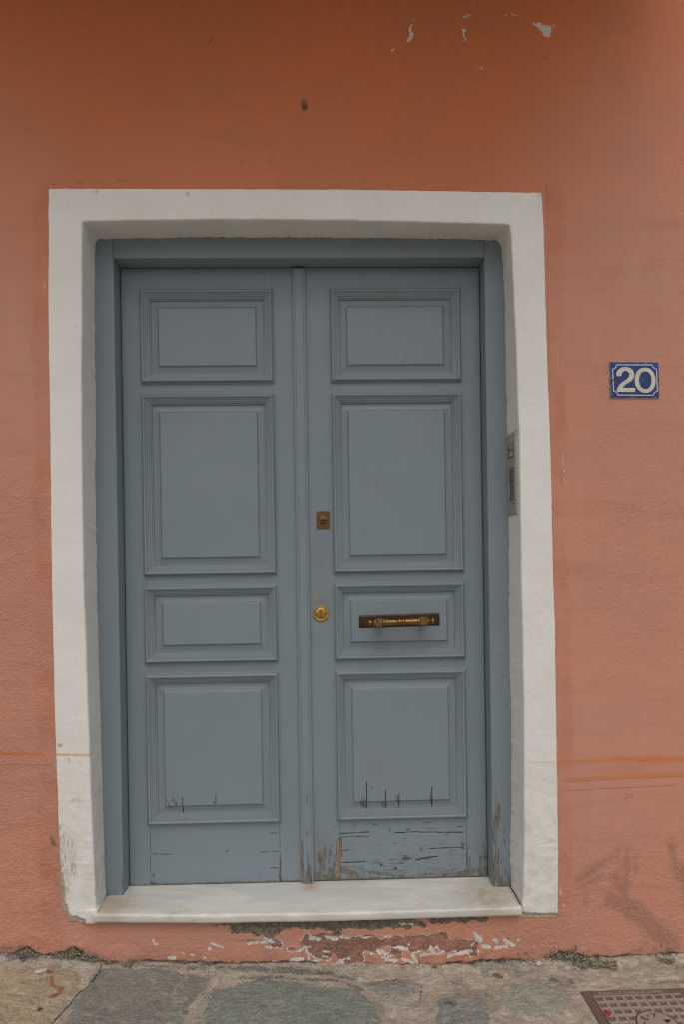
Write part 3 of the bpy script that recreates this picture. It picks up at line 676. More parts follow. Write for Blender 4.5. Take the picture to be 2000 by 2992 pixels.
BARE = [(1060, 2335, 1066, 2358, 8), (1162, 2330, 1166, 2342, 5), (1118, 2350, 1128, 2362, 4), (1262, 2320, 1264, 2350, 2.5), (995, 2450, 1000, 2500, 5), (995, 2540, 1040, 2560, 12), (1000, 2572, 1150, 2568, 5), (1080, 2550, 1180, 2562, 3.5), (1300, 2560, 1356, 2555, 8), (1365, 2550, 1400, 2545, 9), (1400, 2560, 1430, 2530, 4), (1418, 2540, 1428, 2555, 9), (1405, 2506, 1428, 2505, 2.5), (920, 2560, 960, 2575, 14), (930, 2500, 945, 2540, 6), (965, 2545, 985, 2570, 10), (1220, 2512, 1255, 2508, 4), (1350, 2440, 1354, 2480, 1.8),
 (505, 2340, 512, 2352, 6), (622, 2340, 626, 2350, 3), (443, 2582, 458, 2588, 6), (818, 2510, 820, 2580, 3.5), (424, 2584, 430, 2588, 3), (376, 2575, 382, 2588, 3), (868, 2575, 880, 2582, 4), (448, 2556, 449, 2560, 2), (1180, 2510, 1202, 2508, 3), (1140, 2423, 1142, 2428, 3), (1190, 2425, 1195, 2424, 3), (1230, 2480, 1235, 2484, 3)]
RAW = [(988, 2470, 989, 2500, 3.5), (989, 2500, 990, 2530, 5), (987, 2535, 986, 2560, 3.5), (925, 2520, 950, 2522, 1.0)]
CRW, HOW, BAW, RAWW = mark(CR), [(*at(a, b, 1, YD)[[0, 2]], d) for a, b, c, d in HOL], mark(BARE), mark(RAW)
MIS = mark([(989, 1734, 1002, 1733, 0)])
CHIPS = mark([(924, 1733, 932, 1732, 1.8), (928, 1734, 930, 1735, 1.5), (893, 1648, 894, 1650, 1), (975, 1588, 977, 1592, .9), (940, 1818, 941, 1821, 1), (1264, 1772, 1265, 1773, 1.2)])
GRB = [(*at(a, b, 1, YD)[[0, 2]], c*.00114, d*.00114, e) for a, b, c, d, e in [(935, 1620, 26, 70, .35), (938, 1770, 30, 45, .4), (905, 1850, 10, 60, .3), (930, 2520, 45, 120, .4), (1170, 2560, 220, 30, .3), (640, 2585, 200, 14, .3), (1170, 1850, 120, 22, .22), (1100, 2250, 60, 60, .15)]]
def door_attrs(X, Z, zone=1.0):
    n = fbm(X*2.4, Z*.5, .02, 4, 301); n2 = fbm(X, Z, .01, 3, 303)
    low = Z < .62
    crk = np.zeros_like(X); bare = np.zeros_like(X); raw = np.zeros_like(X)
    if low.any():
        wv = .0006*fbm(X, Z, .015, 2, 305)
        c = np.full(X.shape, -1.0)
        for x1, z1, x2, z2, r in CRW:
            r = r*.8
            d, t = seg(X, Z, x1, z1, x2, z2)
            vert = abs(z2-z1) > abs(x2-x1)
            k = (.25+.75*t) if (vert and z1 > z2) else 1.0
            c = np.maximum(c, r*k-d)
        c = c+wv
        for x, z, r in HOW: c = np.maximum(c, r*.00105-np.hypot(X-x, (Z-z)*1.2))
        crk = sstep(-.0007, .0004, c)
        bare = sstep(-.001, .001, caps(X, Z, BAW)+.0065*n+.003*n2)
        near = sstep(.004, .0, -c)*sstep(.1, .35, n2+.4*n); bare = np.maximum(bare, near*.9)
        foot = sstep(.010, .002, Z-.135+.010*n2); bare = np.maximum(bare, foot*sstep(0, .2, n2+.1))
        raw = sstep(-.001, .001, caps(X, Z, RAWW)+.002*n2)
        crk, bare, raw = crk*low, bare*low*(1-crk), raw*low
    ch = sstep(-.001, .0004, caps(X, Z, CHIPS)); raw = np.maximum(raw, ch*.8)
    wz = zone*(sstep(.02, .2, X)*.55+.25+.6*((X > .03) & (X < .10)))
    gb = np.zeros_like(X)
    for gx0, gz0, sx0, sz0, k0 in GRB: gb = np.maximum(gb, k0*np.exp(-((X-gx0)/sx0)**2-((Z-gz0)/sz0)**2))
    return dict(grub=gb, crack=crk, bare=bare, raw=raw, wearzone=np.clip(wz, 0, 1)*np.ones_like(X))
def door_relief(A): return .0035*A['crack']+.0006*A['bare']+.001*A['raw']

PZ = [(2.1015, 1.7877), (1.7558, 1.1544), (1.1247, .8660), (.8344, .3328)]
PXL, PXR = (-.5354, -.0934), (.0901, .5324)
LZ0, LZ1 = .1335, 2.172
MWD = .040     # width of the moulding
# moulding section: (distance inwards, height towards the street)
SEC = [(0, -.001), (0, .0028), (.0010, .0038), (.0034, .0040), (.0038, .0052), (.0048, .0098), (.0066, .0138), (.0094, .0158), (.0124, .0152), (.0144, .0130), (.0149, .0098), (.0196, .0088), (.0201, .0062), (.0252, .0048), (.0257, .0022), (.0306, .0006), (.0311, -.0030), (.0350, -.0050), (.0356, -.0088)]
DUST = {3: .7, 10: .7, 12: .6, 14: .6, 16: .7, 18: .8}
def moulding(x0, x1, z0, z1, parent, seed):
    bm = bmesh.new(); rings = []
    for d, h in SEC:
        rings.append([bm.verts.new((x, YD-h, z)) for x, z in ((x0+d, z0+d), (x1-d, z0+d), (x1-d, z1-d), (x0+d, z1-d))])
    for a, b in zip(rings[:-1], rings[1:]):
        for k in range(4): bm.faces.new((a[k], a[(k+1) % 4], b[(k+1) % 4], b[k]))
    me_ = bpy.data.meshes.new('panel_moulding'); bm.to_mesh(me_); bm.free()
    gb = me_.attributes.new('grub', 'FLOAT', 'POINT'); gb.data.foreach_set('value', np.repeat(np.array([DUST.get(k, 0)*.5 for k in range(len(SEC))], np.float32), 4))
    wz = me_.attributes.new('wearzone', 'FLOAT', 'POINT'); wz.data.foreach_set('value', np.full(len(me_.vertices), .45, np.float32))
    me_.polygons.foreach_set('use_smooth', np.ones(len(me_.polygons), bool)); me_.set_sharp_from_angle(angle=math.radians(42))
    return part(link('panel_moulding', me_, MD), parent)
def panel(x0, x1, z0, z1, parent, seed):
    a0, a1, c0, c1 = x0+.034, x1-.034, z0+.034, z1-.034
    bp = [0, .004, .010, .018, .0235, .024, .0262, .0284, .029]
    fine = z0 < .5
    spx = [a0+b for b in bp]+[a1-b for b in bp]; spz = [c0+b for b in bp]+[c1-b for b in bp]
    if fine:
        xs_ = lines(spx, (a0, a1, .0018)); zs_ = lines(spz, (c0, c0+.12, .0018), (c0+.12, c1, .02))
    else: xs_ = lines(spx, (a0, a1, .03)); zs_ = lines(spz, (c0, c1, .03))
    def yf(X, Z):
        d = np.minimum(np.minimum(X-a0, a1-X), np.minimum(Z-c0, c1-Z))
        h = np.interp(d, [0, .010, .0235, .024, .0284, .029], [-.0095, -.0090, -.0045, -.0052, .0002, .0004])
        A = door_attrs(X, Z)
        return YD-h+door_relief(A)+.0004*fbm(X, Z, .2, 2, seed)
    me_ = wallsheet('raised_panel', xs_, zs_, yf, lambda X, Z: door_attrs(X, Z, .5), MD)
    if not fine: me_.set_sharp_from_angle(angle=math.radians(18))
    else: me_.set_sharp_from_angle(angle=math.radians(35))
    return part(link('raised_panel', me_, MD), parent)
def leaf(x0, x1, px, seed, label):
    e = empty('door_leaf', ((x0 if seed < 400 else x1), YD, LZ0)); part(e, door); e['label'] = label
    jl, jr = px[0]+.008, px[1]-.006
    zj = []
    sp = [jl-.0011, jl-.0004, jl+.0004, jl+.0011, jr-.0011, jr-.0004, jr+.0004, jr+.0011, px[0]+.006, px[1]-.006, px[0]+.030, px[1]-.030]
    spz = []
    for a, b in PZ: spz += [a-.006, b+.006, a-.03, b+.03]
    xs_ = lines(sp, (x0, x1, .0024)); zs_ = lines(spz, (LZ0, .345, .0019), (.345, LZ1, .012))
    def joint(X, Z):
        inp = np.zeros(X.shape, bool)
        for a, b in PZ: inp |= (Z < a) & (Z > b)
        j = np.maximum(sstep(.0011, .0003, np.abs(X-jl)), sstep(.0011, .0003, np.abs(X-jr)))*~inp
        wk = np.where(Z < .34, 1.0, .22+.25*fbm(X, Z, .05, 2, 7))
        return j*np.clip(wk, 0, 1)*(sstep(-.9, -.2, fbm(X*0, Z, .02, 2, seed)))
    def yf(X, Z):
        A = door_attrs(X, Z)
        ed = np.minimum(np.minimum(X-x0, x1-X), np.minimum(Z-LZ0, LZ1-Z))
        return YD+door_relief(A)+.0018*joint(X, Z)+.0005*fbm(X, Z, .25, 3, seed)+.0025*sstep(.0026, 0, ed)
    def af(X, Z):
        A = door_attrs(X, Z); A['crack'] = np.maximum(A['crack'], joint(X, Z)*.75); A['hgrain'] = ((X > jl) & (X < jr)).astype(float); A['bare'] = np.maximum(A['bare'], sstep(.44, .5, fbm(X*.14, Z, .011, 5, seed+5, .6)+.20*sstep(.26, .14, Z)*sstep(.06, .2, np.abs(X-.33))+(.02 if seed == 400 else -.30))*((X > jl+.002) & (X < jr-.002) & (Z < .325))); return A
    def keep(X, Z):
        k = np.ones(X.shape, bool)
        for a, b in PZ: k &= ~((X > px[0]+.005) & (X < px[1]-.005) & (Z < a-.005) & (Z > b+.005))
        return k
    face = wallsheet('f', xs_, zs_, yf, af, MD, keep)
    core = boxes_mesh('c', [(x0+.0002, x1-.0002, YD+.0135, YD+.045, LZ0, LZ1)])
    rim = boxes_mesh('r', [(x0+.0001, x0+.003, YD+.003, YD+.0136, LZ0, LZ1), (x1-.003, x1-.0001, YD+.003, YD+.0136, LZ0, LZ1), (x0, x1, YD+.003, YD+.0136, LZ0+.0001, LZ0+.003), (x0, x1, YD+.003, YD+.0136, LZ1-.003, LZ1-.0001)])
    merge('stiles_and_rails', [face, core, rim], MD, e)
    for i, (a, b) in enumerate(PZ):
        moulding(px[0], px[1], b, a, e, seed+i); panel(px[0], px[1], b, a, e, seed+i+10)
    return e
LFL = leaf(-.5965, -.0095, PXL, 300, 'left door leaf without any lock or handle')
LFR = leaf(-.0085, .596, PXR, 400, 'right door leaf with brass locks, pull handle and badly peeling foot')

# astragal covering the meeting edges, in two lengths
def astragal(z0, z1, fine):
    sec = [(-.0205, .0), (-.0205, .0085), (-.0195, .0100), (-.0135, .0112), (-.0130, .0128), (-.0118, .0140), (.0118, .0140), (.0130, .0128), (.0135, .0112), (.0195, .0100), (.0205, .0085), (.0205, .0)]
    if fine: 
        dense = []
        for a, b in zip(sec[:-1], sec[1:]):
            k = max(1, int(math.hypot(b[0]-a[0], b[1]-a[1])/.0016))
            dense += [(a[0]+(b[0]-a[0])*i/k, a[1]+(b[1]-a[1])*i/k) for i in range(k)]
        sec = dense+[sec[-1]]
    zz = lines((z0, z1, .002 if fine else .02))
    S = np.array(sec); Xa = np.tile(-.0092+S[:, 0], (len(zz), 1)); Ya = np.tile(YD-S[:, 1], (len(zz), 1)); Za = np.tile(zz[:, None], (1, len(S)))
    Xa = Xa+.0004*fbm(Za, Xa*0, .06, 3, 501)
    bare = np.zeros_like(Xa)
    if fine:
        g = fbm(Xa*1.0, Za*.1, .008, 4, 503); bare = sstep(.30, .40, g+.62*sstep(.29, .13, Za)-.18)
        Ya = Ya+.0012*bare
    V_ = np.stack([Xa, Ya, Za], -1).reshape(-1, 3)
    me_ = mesh_np('a', V_, gridfaces(len(zz), len(S), flip=True), dict(bare=bare.reshape(-1), wearzone=np.full(len(V_), .3)))
    me_.set_sharp_from_angle(angle=math.radians(30))
    caps_ = boxes_mesh('c', [(-.0294, .0110, YD-.0098, YD-.0004, z0+.0006, z0+.003), (-.0294, .0110, YD-.0098, YD-.0004, z1-.003, z1-.0006), (-.0205, .0022, YD-.0139, YD-.0097, z0+.0006, z0+.003), (-.0205, .0022, YD-.0139, YD-.0097, z1-.003, z1-.0006)])
    return [me_, caps_]
zj = at(905, 2323, 1, YD-.014)[2]
merge('astragal', astragal(zj+.0006, 2.164, False)+astragal(.1325, zj-.0002, True), MD, LFR)

# ------------------------------------------------------------------ ironmongery of the right leaf
def place(o, parent, loc=(0, 0, 0), rot=(0, 0, 0)):
    o.location = loc; o.rotation_euler = rot
    bpy.context.view_layer.update()
    mw = o.matrix_world.copy(); o.parent = parent; o.matrix_parent_inverse = parent.matrix_world.inverted(); return o
def transform_mesh(me_, loc=(0, 0, 0), rot=(0, 0, 0)):
    from mathutils import Euler
    me_.transform(Matrix.Translation(loc) @ Euler(rot).to_matrix().to_4x4()); return me_
def merge_mats(name, items, parent):
    """items: (mesh, material); one object with several material slots"""
    bm = bmesh.new(); mats = []
    for m_, mt in items:
        if mt not in mats: mats.append(mt)
        n0_ = len(bm.faces); bm.from_mesh(m_); bm.faces.ensure_lookup_table()
        for f in bm.faces[n0_:]: f.material_index = mats.index(mt)
        bpy.data.meshes.remove(m_)
    me_ = bpy.data.meshes.new(name); bm.to_mesh(me_); bm.free()
    o = bpy.data.objects.new(name, me_); COL.objects.link(o)
    for mt in mats: me_.materials.append(mt)
    if parent is not None: part(o, parent)
    return o
# square rim-lock plate: photo (924,1495)-(963,1545)
A0, A1 = at(924.5, 1495, 1, YD), at(963.5, 1545, 1, YD); cx, cz = (A0[0]+A1[0])/2, (A0[2]+A1[2])/2; hw, hh = (A1[0]-A0[0])/2, (A0[2]-A1[2])/2
def rrect(hw, hh, r, n=6):
    P = []
    for sx_, sz_, a0 in ((1, 1, 0), (-1, 1, 90), (-1, -1, 180), (1, -1, 270)):
        for k in range(n+1):
            a = math.radians(a0+90*k/n); P.append((sx_*(hw-r)+r*math.cos(a), sz_*(hh-r)+r*math.sin(a)))
    return P
pl = poly_mesh('p', [[(cx+a, cz+b) for a, b in rrect(hw, hh, .003)]], YD-.0030, .004)
cyl = transform_mesh(lathe_mesh('c', [(.0001, -.0085), (.0098, -.0085), (.0110, -.0078), (.0112, -.0060), (.0128, -.0052), (.0135, -.0030), (.0135, .0)], 40), (cx-.0005, YD, cz))
slot = boxes_mesh('s', [(cx-.0095, cx+.0085, YD-.0088, YD-.007, cz-.0014, cz+.0010)])
hub = transform_mesh(lathe_mesh('h', [(.0001, -.0089), (.0034, -.0089), (.0034, -.007)], 20), (cx-.0005, YD, cz))
scr = [transform_mesh(lathe_mesh('s', [(.0001, -.0036), (.0016, -.0036), (.0020, -.0030)], 14), (cx+a*(hw-.0058), YD, cz+b*(hh-.0060))) for a in (-1, 1) for b in (-1, 1)]
merge_mats('rim_lock', [(pl, M_LOCKB), (cyl, M_LOCKB), (slot, M_BLACK), (hub, M_BLACK)]+[(s_, M_RUST) for s_ in scr], LFR)['label'] = 'square dull brass lock plate above the round one'
# round escutcheon: photo centre (937,1793), radius 23
C0 = at(937.3, 1792.5, 1, YD); rad = 23.3*.00114
esc = transform_mesh(lathe_mesh('e', [(.0001, -.0042), (rad*.70, -.0042), (rad*.735, -.0036), (rad*.78, -.0040), (rad*.90, -.0048), (rad*.97, -.0040), (rad, -.0015), (rad, .0005)], 56), (C0[0], YD, C0[2]))
kc = transform_mesh(lathe_mesh('k', [(.0001, -.0068), (.0062, -.0068), (.0068, -.006), (.0068, -.003)], 28), (C0[0], YD, C0[2]+.0068))
kb = boxes_mesh('kb', [(C0[0]-.0046, C0[0]+.0042, YD-.0056, YD-.003, C0[2]-.0150, C0[2]+.004)], .001)
ks = transform_mesh(lathe_mesh('s', [(.0001, -.0072), (.0021, -.0072), (.0021, -.0060)], 16), (C0[0], YD, C0[2]+.0088))
ks2 = boxes_mesh('s2', [(C0[0]-.0008, C0[0]+.0008, YD-.00715, YD-.006, C0[2]+.0030, C0[2]+.0085)])
sc2 = [transform_mesh(lathe_mesh('s', [(.0001, -.0046), (.0024, -.0046), (.0030, -.0042), (.0030, -.0036)], 16), (C0[0]+a*.0150, YD, C0[2]+b)) for a, b in ((-1, -.0012), (1, 0.0))]
merge_mats('escutcheon', [(esc, M_BRASS), (kc, M_BRASS), (kb, M_OLD), (ks, M_BLACK), (ks2, M_BLACK)]+[(s_, M_RUST) for s_ in sc2], LFR)['label'] = 'round polished brass keyhole plate'
# pull handle
H0, H1 = at(1050.5, 1816.5, 1, YD), at(1286, 1808.5, 1, YD); hcx, hcz = (H0[0]+H1[0])/2, (H0[2]+H1[2])/2; hl = (H1[0]-H0[0])/2; tilt = math.atan2(H1[2]-H0[2], H1[0]-H0[0])
ph = .0210
def bevel_plate(hl_, ph_, t, b):
    V_ = []; 
    for (dx, y) in ((0, .001), (0, -t*.4), (b, -t)):
        for sx_, sz_ in ((-1, -1), (1, -1), (1, 1), (-1, 1)): V_.append((sx_*(hl_-dx), y, sz_*(ph_-dx)))
    F_ = [(4*i+k, 4*i+(k+1) % 4, 4*i+4+(k+1) % 4, 4*i+4+k) for i in range(2) for k in range(4)]+[(8, 9, 10, 11)]
    me_ = bpy.data.meshes.new('bp'); me_.from_pydata(V_, [], F_); bm = bmesh.new(); bm.from_mesh(me_); bmesh.ops.recalc_face_normals(bm, faces=bm.faces); bm.to_mesh(me_); bm.free(); return me_
hp = [(bevel_plate(hl, ph, .005, .005), M_DARKB)]
BY = -.060
barp = [(.0001, -.1095), (.0045, -.1088), (.0088, -.1062), (.0102, -.1030), (.0096, -.0990), (.0060, -.0968), (.0052, -.0952), (.0060, -.0935), (.0098, -.0915), (.0122, -.0880), (.0126, -.0845), (.0126, -.0835),
        (.0090, -.0834), (.0090, -.0600), (.0126, -.0599), (.0128, -.0560), (.0112, -.0520), (.0106, -.0500), (.0100, -.0350), (.0092, -.0180), (.0087, -.0110), (.0104, -.0100), (.0118, -.0075), (.0112, -.0042), (.0088, -.0028), (.0086, 0)]
barp = barp+[(r, -t) for r, t in reversed(barp[:-1])]
hp.append((transform_mesh(lathe_mesh('bar', barp, 32, 'x'), (0, BY, 0)), M_OLD))
for sx_ in (-1, 1):
    xc = sx_*.0717
    blk = boxes_mesh('b', [(xc-.0128, xc+.0128, BY-.0140, BY+.0125, -.0132, .0132)], .0038, 1); hp.append((blk, M_OLD))
    hp.append((transform_mesh(boxes_mesh('b2', [(xc-.0115, xc+.0115, BY+.0125, -.003, -.0095, .0105)], .002, 1)), M_OLD))
    hp.append((boxes_mesh('b3', [(xc-.0135, xc+.0135, -.0105, -.0045, -.0125, .0145)], .0015, 1), M_DARKB))
hh_ = merge_mats('pull_handle', [(transform_mesh(m_, (hcx, YD, hcz), (0, -tilt, 0)), mt) for m_, mt in hp], LFR); hh_['label'] = 'turned brass pull bar on a dark bevelled plate'

# ------------------------------------------------------------------ house number
nb = [at(1780.3, 1058.5, 1, 0), at(1925, 1059, 1, 0), at(1927.3, 1164.6, 1, 0), at(1783.2, 1164, 1, 0)]
num = tag(empty('house_number_plate', tuple(np.mean(nb, axis=0)+np.array([0, -.004, 0]))), 'small blue enamel number plate reading 20 screwed to the wall right of the door', 'house number')
NY = float(min(wall_y_full(np.array([q[0] for q in nb]), np.array([q[2] for q in nb]))))-.0035
def npx(a, b):   # digit drawing grid of the plate (755 x 553) to the wall
    u, v = (a-425)/755, (b-410)/553
    p = (1-u)*(1-v)*nb[0]+u*(1-v)*nb[1]+u*v*nb[2]+(1-u)*v*nb[3]; return (p[0], p[2])
gx, gz = np.meshgrid(np.linspace(0, 1, 60), np.linspace(0, 1, 45), indexing='ij')
PX = [npx(425+755*a, 410+553*b) for a, b in zip(gx.ravel(), gz.ravel())]
e_ = np.minimum(np.minimum(gx, 1-gx)*1.36, np.minimum(gz, 1-gz)).ravel()
dome = NY-.0018*(1-((gx-.5)*2)**2).ravel()*(1-((gz-.5)*2)**2).ravel()*.4+.0006*(e_ < .001)
Vn = np.array([(p[0], y, p[1]) for p, y in zip(PX, dome)])
base_ = mesh_np('pl', Vn, gridfaces(60, 45, flip=True), dict(worn=np.clip(1-e_/.10, 0, 1)))
body = poly_mesh('bd', [[tuple(p[[0, 2]]) for p in nb]], NY+.0004, .003)
merge_mats('plate', [(base_, M_ENAM), (body, M_STEELD)], num)
two = [(523, 632), (600, 632), (603, 603), (613, 580), (632, 562), (656, 553), (682, 555), (704, 568), (718, 588), (722, 612), (713, 642), (690, 668), (655, 694), (612, 722), (576, 752), (548, 788), (530, 828), (523, 872), (805, 874), (807, 811), (612, 809), (628, 787), (662, 760), (715, 728), (758, 697), (786, 660), (797, 615), (793, 572), (773, 534), (738, 507), (695, 494), (650, 491), (606, 500), (567, 521), (540, 550), (526, 588)]
def ell(cx_, cy_, rx, ry, n=56, p=2.15):
    out = []
    for k in range(n):
        a = 2*math.pi*k/n; c, s = math.cos(a), math.sin(a)
        out.append((cx_+rx*math.copysign(abs(c)**(2/p), c), cy_+ry*math.copysign(abs(s)**(2/p), s)))
    return out
yl = NY-.0022
part(link('digit_two', poly_mesh('digit_two', [[npx(*q) for q in two]], yl, .0012), M_LETTER), num)
part(link('digit_zero', poly_mesh('digit_zero', [([npx(*q) for q in ell(961, 693, 159, 193)], [npx(*q) for q in ell(963, 693, 95, 135)])], yl, .0012), M_LETTER), num)
def arc(cx_, cy_, r, a0, a1, n=8): return [(cx_+r*math.cos(math.radians(a0+(a1-a0)*k/n)), cy_+r*math.sin(math.radians(a0+(a1-a0)*k/n))) for k in range(n+1)]
ctr_line = arc(470, 460, 62, 0, 90)[::-1]+arc(1138, 458, 62, 180, 90)+arc(1146, 922, 60, 270, 180)+arc(478, 920, 60, 0, -90)
def ringpts(P, wd):
    P = np.array(P, float); n = len(P); d = np.roll(P, -1, 0)-np.roll(P, 1, 0); d /= np.linalg.norm(d, axis=1)[:, None]+1e-9; nn = np.stack([-d[:, 1], d[:, 0]], 1)
    return [tuple(q) for q in P+nn*wd/2], [tuple(q) for q in P-nn*wd/2]
ra, rb = ringpts(ctr_line, 17)
part(link('border_line', poly_mesh('border_line', [([npx(*q) for q in ra], [npx(*q) for q in rb])], yl+.0004, .0010), M_LINE), num)
for a, b in ((467, 692), (1159, 688)):
    q = npx(a, b); part(link('screw', transform_mesh(lathe_mesh('screw', [(.0001, -.0034), (.0016, -.0032), (.0028, -.0018), (.0030, .001)], 18), (q[0], NY, q[1])), M_RUST), num)

# ------------------------------------------------------------------ door-entry intercom on the right reveal
XR = float(min(wp(1520, 1380, SY)[0], wp(1486, 1380, .1155)[0]))-.001
ia, ib, ic, id_ = at(1484.5, 1272, 0, XR), at(1508, 1263, 0, XR), at(1512.5, 1500, 0, XR), at(1488, 1504, 0, XR)
iy0, iy1 = (ib[1]+ic[1])/2, (ia[1]+id_[1])/2; iz1, iz0 = (ia[2]+ib[2])/2, (ic[2]+id_[2])/2
inter = tag(empty('intercom', (XR, (iy0+iy1)/2, iz0)), 'narrow brushed steel intercom with two call buttons set in the right door reveal', 'intercom')
fx = XR-.0022
part(link('faceplate', boxes_mesh('faceplate', [(fx, XR+.01, iy0, iy1, iz0, iz1)], .0008), M_STEEL), inter)
part(link('back_box', boxes_mesh('back_box', [(XR-.0008, XR+.012, iy0-.002, iy1+.004, iz0-.003, iz1+.002)], .0006), M_STEELD), inter)
ih = iz1-iz0; iw = iy1-iy0
def iy(f): return iy0+(1-f)*iw      # f: 0 at the door side, 1 at the street side
def iz(f): return iz1-f*ih
for za, zb2 in ((.125, .205), (.225, .30)):
    dk = boxes_mesh('d', [(fx-.0003, fx+.002, iy(.78), iy(.16), iz(zb2), iz(za))])
    bt = boxes_mesh('b', [(fx-.0022, fx+.001, iy(.72), iy(.30), iz(zb2-.008), iz(za+.008))], .0008)
    merge_mats('call_button', [(dk, M_BLACK), (bt, M_STEELD)], inter)
gr_ = []
for k in range(14):
    f = .435+k*.0295
    w0 = .32 if k not in (7, 8, 9) else .45
    gr_.append((fx-.0004, fx+.001, iy(.80), iy(w0), iz(f+.0125), iz(f)))
gr_.append((fx-.0004, fx+.001, iy(.50), iy(.42), iz(.84), iz(.435)))
gl = boxes_mesh('g', gr_[:-1]); gl2 = boxes_mesh('g2', [(fx-.00035, fx+.001, iy(.46), iy(.38), iz(.435+k*.0295+.021), iz(.435+k*.0295)) for k in range(14)])
merge_mats('speaker_grille', [(gl, M_BLACK), (gl2, M_RUST)], inter)
for f, g in ((.075, .42), (.90, .45)):
    part(link('screw', transform_mesh(lathe_mesh('screw', [(.0001, -.0010), (.0022, -.0009), (.0026, 0)], 14), (fx, iy(g), iz(f)), (0, 0, -math.pi/2)), M_STEELD), inter)
part(link('emblem', boxes_mesh('emblem', [(fx-.0004, fx+.001, iy(.85), iy(.60), iz(.885), iz(.865))]), M_PIPE), inter)

# ------------------------------------------------------------------ ground
def gpoly(pts): return [tuple(atg(*p)[:2]) for p in pts]
STONES = [ (gpoly([(285, 2835), (480, 2832), (620, 2850), (612, 2885), (560, 2930), (520, 2992), (500, 3060), (160, 3060), (215, 2925), (262, 2878)]), (.20, .20, .175)),
 (gpoly([(640, 2880), (760, 2862), (920, 2872), (1040, 2896), (1110, 2935), (1120, 2992), (1080, 3060), (660, 3060), (600, 2960)]), (.185, .208, .185)),
 (gpoly([(-80, 2850), (60, 2840), (200, 2828), (240, 2850), (215, 2900), (150, 2950), (110, 3060), (-100, 3060)]), (.36, .295, .20)),
 (gpoly([(1455, 2880), (1560, 2862), (1640, 2890), (1665, 2940), (1600, 2975), (1520, 2965), (1470, 2930)]), (.285, .285, .225)),
 (gpoly([(1285, 2925), (1370, 2905), (1420, 2925), (1430, 2975), (1380, 3060), (1260, 3060)]), (.20, .20, .195)),
 (gpoly([(1060, 2875), (1200, 2862), (1240, 2885), (1200, 2910), (1110, 2905)]), (.23, .22, .19)),
 (gpoly([(1830, 2835), (1880, 2822), (1990, 2825), (2100, 2835), (2080, 2860), (1850, 2862)]), (.36, .33, .27)) ]
rng = np.random.RandomState(5)
pp = rng.uniform([-3.6, -3.4], [3.6, -.62], (90, 2))
def gattr(X, Y):
    st = np.zeros_like(X); tint = np.zeros(X.shape+(3,)); tint[:] = (.3, .27, .21)
    wx, wy = X+.02*fbm(X, Y, .12, 4, 601), Y+.014*fbm(X, Y, .12, 4, 603)
    near = Y > -.62
    for poly, c in STONES:
        if not near.any(): break
        s_ = np.where(inpoly(wx, wy, poly), 1, -1)*polydist(wx, wy, poly)
        v = sstep(-.030, .030, s_); m_ = v > st; st = np.where(m_, v, st); tint[m_] = c
    far = ~near
    if far.any():
        idx = np.where(far); xf, yf2 = wx[idx], wy[idx]
        d = np.hypot(xf[:, None]-pp[:, 0], (yf2[:, None]-pp[:, 1])*1.2); o_ = np.argsort(d, 1)[:, :2]
        d0 = np.take_along_axis(d, o_[:, :1], 1)[:, 0]; d1 = np.take_along_axis(d, o_[:, 1:2], 1)[:, 0]
        st[idx] = sstep(.01, .05, d1-d0); cols = np.array([(.20, .20, .18), (.19, .21, .19), (.34, .28, .2), (.28, .28, .23)])
        tint[idx] = cols[o_[:, 0] % 4]
    return st, tint
CRG = [(*atg(a, b)[:2], *atg(c, d)[:2], r) for a, b, c, d, r in [(296, 2822, 288, 2845, .0016), (288, 2845, 268, 2871, .0022), (268, 2871, 223, 2907, .0024), (223, 2907, 196, 2943, .002), (196, 2943, 147, 2990, .002), (147, 2990, 120, 3040, .002), (1095, 2868, 1160, 2862, .0015), (1235, 2880, 1228, 2925, .0013), (880, 2935, 930, 2950, .001)]]
REDG = [(*atg(a, b)[:2], *atg(c, d)[:2], r) for a, b, c, d, r in [(143, 2836, 146, 2842, .009), (150, 2858, 152, 2880, .005), (152, 2880, 168, 2888, .005), (178, 2895, 172, 2905, .008), (172, 2905, 150, 2918, .006)]]
DRK = [(*atg(a, b)[:2], *atg(c, d)[:2], r) for a, b, c, d, r in [(640, 2828, 800, 2832, .010), (800, 2832, 960, 2842, .013), (960, 2842, 1030, 2858, .010), (700, 2848, 980, 2862, .008), (1000, 2865, 1060, 2890, .007), (30, 2800, 110, 2802, .016), (1620, 2860, 1640, 2872, .010), (1668, 2862, 1680, 2878, .008), (1780, 2895, 1850, 2885, .006), (1900, 2866, 2000, 2860, .008), (1300, 2930, 1330, 2940, .008), (380, 2825, 600, 2828, .006)]]
MSS = [(*atg(a, b)[:2], *atg(c, d)[:2], r) for a, b, c, d, r in [(150, 2792, 250, 2795, .014), (1690, 2816, 1790, 2818, .014), (1930, 2806, 1960, 2806, .008), (310, 2818, 380, 2822, .006)]]
def cov_frame():
    a = atg(1697, 2895); b = atg(2000, 2877); th = math.atan2(b[1]-a[1], b[0]-a[0]); return a, th
CV0, CVT = cov_frame(); CVS = .305
def covlocal(X, Y):
    dx, dy = X-CV0[0], Y-CV0[1]; c, s = math.cos(CVT), math.sin(CVT)
    return dx*c+dy*s, dx*s-dy*c      # u to the right, v towards the street
